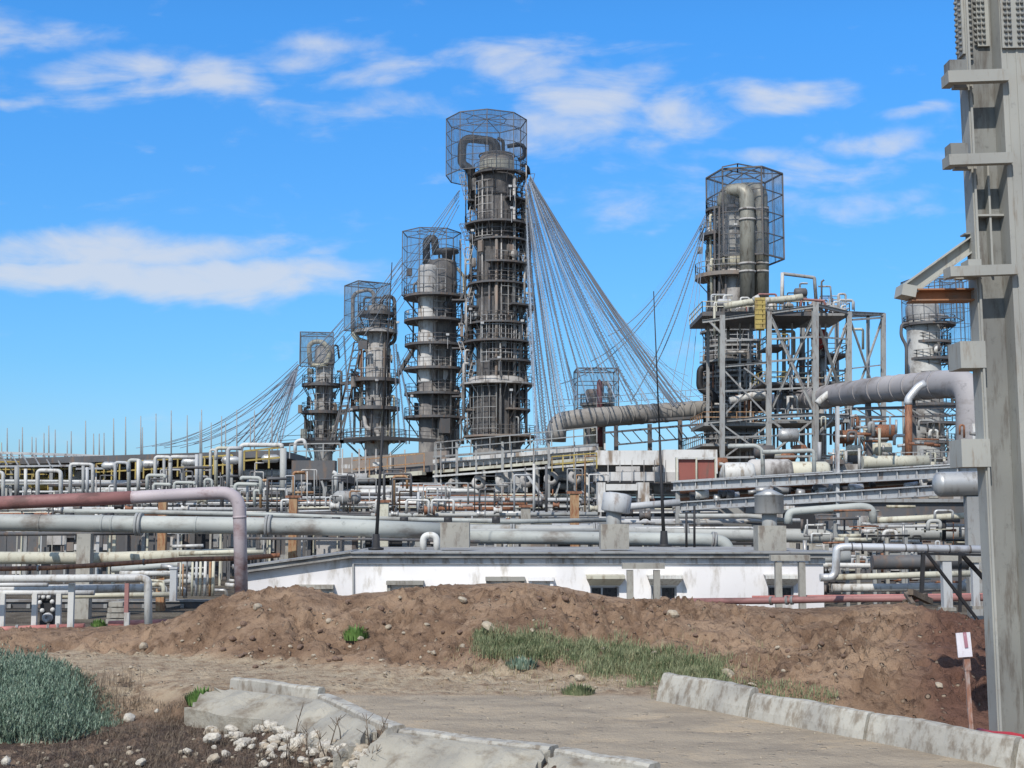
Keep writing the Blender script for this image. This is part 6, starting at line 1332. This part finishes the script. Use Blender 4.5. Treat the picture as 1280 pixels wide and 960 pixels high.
# lower right tangle
LB4 = 'one of the small pipes and fittings in the tangle beneath the right pipe bridge'
for k in range(200):
    x = random.uniform(985, 1232); y = random.uniform(632, 742); d = random.uniform(54, 68); l = random.uniform(8, 60); q = random.random(); mt = random.choice(['steel_dark', 'steel', 'pipe_w', 'silver', 'pipe_cream', 'grey_pipe', 'black', 'steel_light', 'rust'])
    pts = [(x, y, d), (x + l, y + random.uniform(-1, 1), d)] if q < .45 else [(x, y, d), (x, min(745, y + l * .7), d)] if q < .75 else [(x, y + 12, d), (x, y, d), (x + l * .4, y, d), (x + l * .4, y + 10, d)]
    pipe('fitting_pipe', LB4, pts, random.choice([.8, 1.2, 1.8, 2.6]), M[mt], 'small pipes beneath the right bridge', seg=8, bend=2)
for px in (1058, 1072, 1092, 1108, 1128, 1132, 1098):
    post(px, random.uniform(645, 700), 742, 56, 4, M[random.choice(['steel', 'steel_dark', 'concrete'])], 'one of the posts behind the silver banded pipe', name='rack_post', cat='post', group='posts behind the banded pipe', zb=GZ)
# back wall of equipment closing the view at the ground line between runs
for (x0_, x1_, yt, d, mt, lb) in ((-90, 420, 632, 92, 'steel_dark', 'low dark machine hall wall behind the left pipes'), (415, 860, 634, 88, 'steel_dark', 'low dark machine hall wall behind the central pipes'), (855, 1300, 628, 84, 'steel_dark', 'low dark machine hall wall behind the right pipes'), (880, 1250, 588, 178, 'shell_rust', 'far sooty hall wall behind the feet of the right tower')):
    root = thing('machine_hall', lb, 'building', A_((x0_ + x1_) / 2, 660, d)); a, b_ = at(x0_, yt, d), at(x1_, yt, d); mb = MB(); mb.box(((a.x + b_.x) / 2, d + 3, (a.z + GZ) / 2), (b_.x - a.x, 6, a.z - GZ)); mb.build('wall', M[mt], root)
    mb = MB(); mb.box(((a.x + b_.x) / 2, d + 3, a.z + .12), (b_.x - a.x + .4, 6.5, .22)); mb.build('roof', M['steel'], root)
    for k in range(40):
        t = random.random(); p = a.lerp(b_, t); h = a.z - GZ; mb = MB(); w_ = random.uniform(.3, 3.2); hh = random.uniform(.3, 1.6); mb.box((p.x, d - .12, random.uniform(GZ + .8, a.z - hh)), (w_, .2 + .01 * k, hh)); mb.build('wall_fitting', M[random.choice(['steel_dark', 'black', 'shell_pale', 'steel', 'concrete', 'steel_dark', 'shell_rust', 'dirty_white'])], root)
# ------------------------------------------------------------------ light, sky, camera
SUN = Vector((-.32, -.84, .90)).normalized()
el = math.asin(SUN.z); rot = math.atan2(SUN.x, SUN.y)
sl = bpy.data.lights.new('sun', 'SUN'); sl.energy = 4.3; sl.angle = R(.55); sl.color = (1, .94, .86)
so = bpy.data.objects.new('sun', sl); COL.objects.link(so); so.rotation_euler = SUN.to_track_quat('Z', 'Y').to_euler(); so.location = (0, 0, 60)
w = bpy.data.worlds.new('World'); scene.world = w; w.use_nodes = True; nt = w.node_tree
bg = nt.nodes['Background']; out = nt.nodes['World Output']
sky = N(nt, 'ShaderNodeTexSky', sky_type='NISHITA'); sky.sun_disc = False; sky.sun_elevation = el; sky.sun_rotation = rot; sky.air_density = 1.0; sky.dust_density = .6; sky.ozone_density = 2.2
tc = N(nt, 'ShaderNodeTexCoord'); sx = N(nt, 'ShaderNodeSeparateXYZ'); nt.links.new(tc.outputs['Generated'], sx.inputs[0])
def mth(op, a, b=None, clamp=False):
    n = N(nt, 'ShaderNodeMath', operation=op); n.use_clamp = clamp
    for i, v in enumerate((a, b)):
        if v is None: continue
        if hasattr(v, 'is_output'): nt.links.new(v, n.inputs[i])
        else: n.inputs[i].default_value = v
    return n.outputs[0]
ya = mth('MAXIMUM', mth('ABSOLUTE', sx.outputs['Y']), .05)
u = mth('DIVIDE', sx.outputs['X'], ya); wv = mth('DIVIDE', sx.outputs['Z'], ya)
cb = N(nt, 'ShaderNodeCombineXYZ'); nt.links.new(u, cb.inputs[0]); nt.links.new(wv, cb.inputs[1])
warp = N(nt, 'ShaderNodeTexNoise'); warp.inputs['Scale'].default_value = 7; warp.inputs['Detail'].default_value = 4
nt.links.new(cb.outputs[0], warp.inputs['Vector'])
ws = N(nt, 'ShaderNodeVectorMath', operation='SUBTRACT'); nt.links.new(warp.outputs['Color'], ws.inputs[0]); ws.inputs[1].default_value = (.5, .5, .5)
wm = N(nt, 'ShaderNodeVectorMath', operation='MULTIPLY'); nt.links.new(ws.outputs[0], wm.inputs[0]); wm.inputs[1].default_value = (.16, .05, 0)
wa = N(nt, 'ShaderNodeVectorMath', operation='ADD'); nt.links.new(cb.outputs[0], wa.inputs[0]); nt.links.new(wm.outputs[0], wa.inputs[1])
def cloud(px, py, rx, ry, s=1.0):
    n = N(nt, 'ShaderNodeVectorMath', operation='SUBTRACT'); nt.links.new(wa.outputs[0], n.inputs[0]); n.inputs[1].default_value = ((px - 640) / FPX, (640 - py) / FPX, 0)
    k = N(nt, 'ShaderNodeVectorMath', operation='MULTIPLY'); nt.links.new(n.outputs[0], k.inputs[0]); k.inputs[1].default_value = (FPX / rx, FPX / ry, 0)
    l = N(nt, 'ShaderNodeVectorMath', operation='LENGTH'); nt.links.new(k.outputs[0], l.inputs[0])
    m = N(nt, 'ShaderNodeMapRange', interpolation_type='SMOOTHSTEP'); m.inputs['From Min'].default_value = 1.25; m.inputs['From Max'].default_value = .15
    m.inputs['To Max'].default_value = s; nt.links.new(l.outputs['Value'], m.inputs['Value']); return m.outputs['Result']
CL = [(100, 66, 170, 34, 1.0), (265, 82, 120, 40, 1.0), (15, 28, 120, 48, .7), (170, 100, 200, 30, .6), (10, 108, 70, 14, .6), (120, 318, 300, 36, 1.15), (230, 352, 300, 36, 1.3), (60, 345, 240, 30, 1.1), (480, 80, 90, 26, .7), (420, 38, 90, 16, .5), (450, 355, 110, 26, .5),
      (625, 70, 100, 40, .7), (720, 95, 140, 62, .85), (870, 135, 110, 52, .9), (800, 160, 220, 46, .5), (1000, 102, 95, 32, .95), (1105, 165, 90, 24, .85), (930, 180, 110, 22, .8), (900, 245, 250, 40, .62), (1120, 245, 200, 34, .5), (520, 130, 200, 44, .5), (760, 150, 260, 60, .6), (1000, 200, 220, 40, .55), (380, 60, 160, 40, .5), (700, 45, 200, 30, .45), (1140, 125, 60, 12, .5), (600, 50, 60, 12, .5)]
mx = None
for c in CL:
    o = cloud(*c); mx = o if mx is None else mth('MAXIMUM', mx, o)
n1 = N(nt, 'ShaderNodeTexNoise'); n1.inputs['Scale'].default_value = 1.0; n1.inputs['Detail'].default_value = 9; n1.inputs['Roughness'].default_value = .58; n1.inputs['Distortion'].default_value = .6
ms = N(nt, 'ShaderNodeVectorMath', operation='MULTIPLY'); nt.links.new(cb.outputs[0], ms.inputs[0]); ms.inputs[1].default_value = (9.5, 26, 1); nt.links.new(ms.outputs[0], n1.inputs['Vector'])
n2 = N(nt, 'ShaderNodeTexNoise'); n2.inputs['Scale'].default_value = 1.0; n2.inputs['Detail'].default_value = 5
m2 = N(nt, 'ShaderNodeVectorMath', operation='MULTIPLY'); nt.links.new(cb.outputs[0], m2.inputs[0]); m2.inputs[1].default_value = (30, 60, 1); nt.links.new(m2.outputs[0], n2.inputs['Vector'])
mix_ = mth('ADD', mth('MULTIPLY', mth('SUBTRACT', n1.outputs['Fac'], .5), 2.0), mth('MULTIPLY', mth('SUBTRACT', n2.outputs['Fac'], .5), .8))
den = mth('ADD', mth('SUBTRACT', mth('MULTIPLY', mx, .92), .14), mth('MULTIPLY', mix_, .95))
mr = N(nt, 'ShaderNodeMapRange', interpolation_type='SMOOTHSTEP'); mr.inputs['From Min'].default_value = 0; mr.inputs['From Max'].default_value = 1.0; nt.links.new(den, mr.inputs['Value'])
front = mth('GREATER_THAN', sx.outputs['Y'], .12)
# unseen white cloud added beside and behind the camera to neutralise blue ambient light
n3 = N(nt, 'ShaderNodeTexNoise'); n3.inputs['Scale'].default_value = 2.6; n3.inputs['Detail'].default_value = 6; nt.links.new(tc.outputs['Generated'], n3.inputs['Vector'])
mb_ = N(nt, 'ShaderNodeMapRange', interpolation_type='SMOOTHSTEP'); mb_.inputs['From Min'].default_value = .38; mb_.inputs['From Max'].default_value = .56; nt.links.new(n3.outputs['Fac'], mb_.inputs['Value'])
bk = N(nt, 'ShaderNodeMapRange', interpolation_type='SMOOTHSTEP'); bk.inputs['From Min'].default_value = .78; bk.inputs['From Max'].default_value = .55; nt.links.new(sx.outputs['Y'], bk.inputs['Value'])
up = mth('GREATER_THAN', sx.outputs['Z'], 0.0)
alpha = mth('MULTIPLY', mth('MAXIMUM', mth('MULTIPLY', mth('MULTIPLY', mr.outputs[0], front), .80), mth('MULTIPLY', mth('MULTIPLY', mb_.outputs[0], bk.outputs[0]), .75)), up)
tint = N(nt, 'ShaderNodeMix', data_type='RGBA', blend_type='MULTIPLY'); tint.inputs['Factor'].default_value = 1
tr = N(nt, 'ShaderNodeValToRGB'); E = tr.color_ramp.elements       # the phone's deep blue rendering of a clear sky, by elevation
wsc = mth('MULTIPLY', wv, 1.6, True); nt.links.new(wsc, tr.inputs[0])
for i_, (p_, c_) in enumerate(((.0, (.60, .94, 1.45)), (.10, (.64, 1.03, 1.48)), (.19, (.56, 1.08, 1.5)), (.62, (.50, 1.40, 2.15)), (1.0, (.45, 1.3, 2.0)))):
    e = E[i_] if i_ < 2 else E.new(p_)
    e.position = p_; e.color = (*c_, 1)
ic = [q for q in tint.inputs if q.type == 'RGBA']; nt.links.new(sky.outputs[0], ic[0]); nt.links.new(tr.outputs[0], ic[1])
tout = [q for q in tint.outputs if q.type == 'RGBA'][0]
hs = N(nt, 'ShaderNodeHueSaturation'); hs.inputs['Saturation'].default_value = 1.0; hs.inputs['Value'].default_value = 1.0; nt.links.new(tout, hs.inputs['Color'])
cc = N(nt, 'ShaderNodeMix', data_type='RGBA'); nt.links.new(alpha, cc.inputs['Factor'])
ic = [q for q in cc.inputs if q.type == 'RGBA']; nt.links.new(hs.outputs[0], ic[0]); ic[1].default_value = (6.9, 7.3, 8.0, 1)
nt.links.new([q for q in cc.outputs if q.type == 'RGBA'][0], bg.inputs['Color']); bg.inputs['Strength'].default_value = .10

cam = bpy.data.cameras.new('camera'); co_ = bpy.data.objects.new('camera', cam); COL.objects.link(co_)
cam.sensor_width = 36; cam.lens = 36 * FPX / 1280; cam.clip_end = 9000; cam.clip_start = .1
co_.location = (0, 0, CAMZ); co_.rotation_euler = (math.pi / 2 + TH, 0, 0); scene.camera = co_
scene.view_settings.view_transform = 'Standard'; scene.view_settings.look = 'None'; scene.view_settings.exposure = 0
scene.render.resolution_x = 1024; scene.render.resolution_y = 768
scene.cycles.transparent_max_bounces = 24
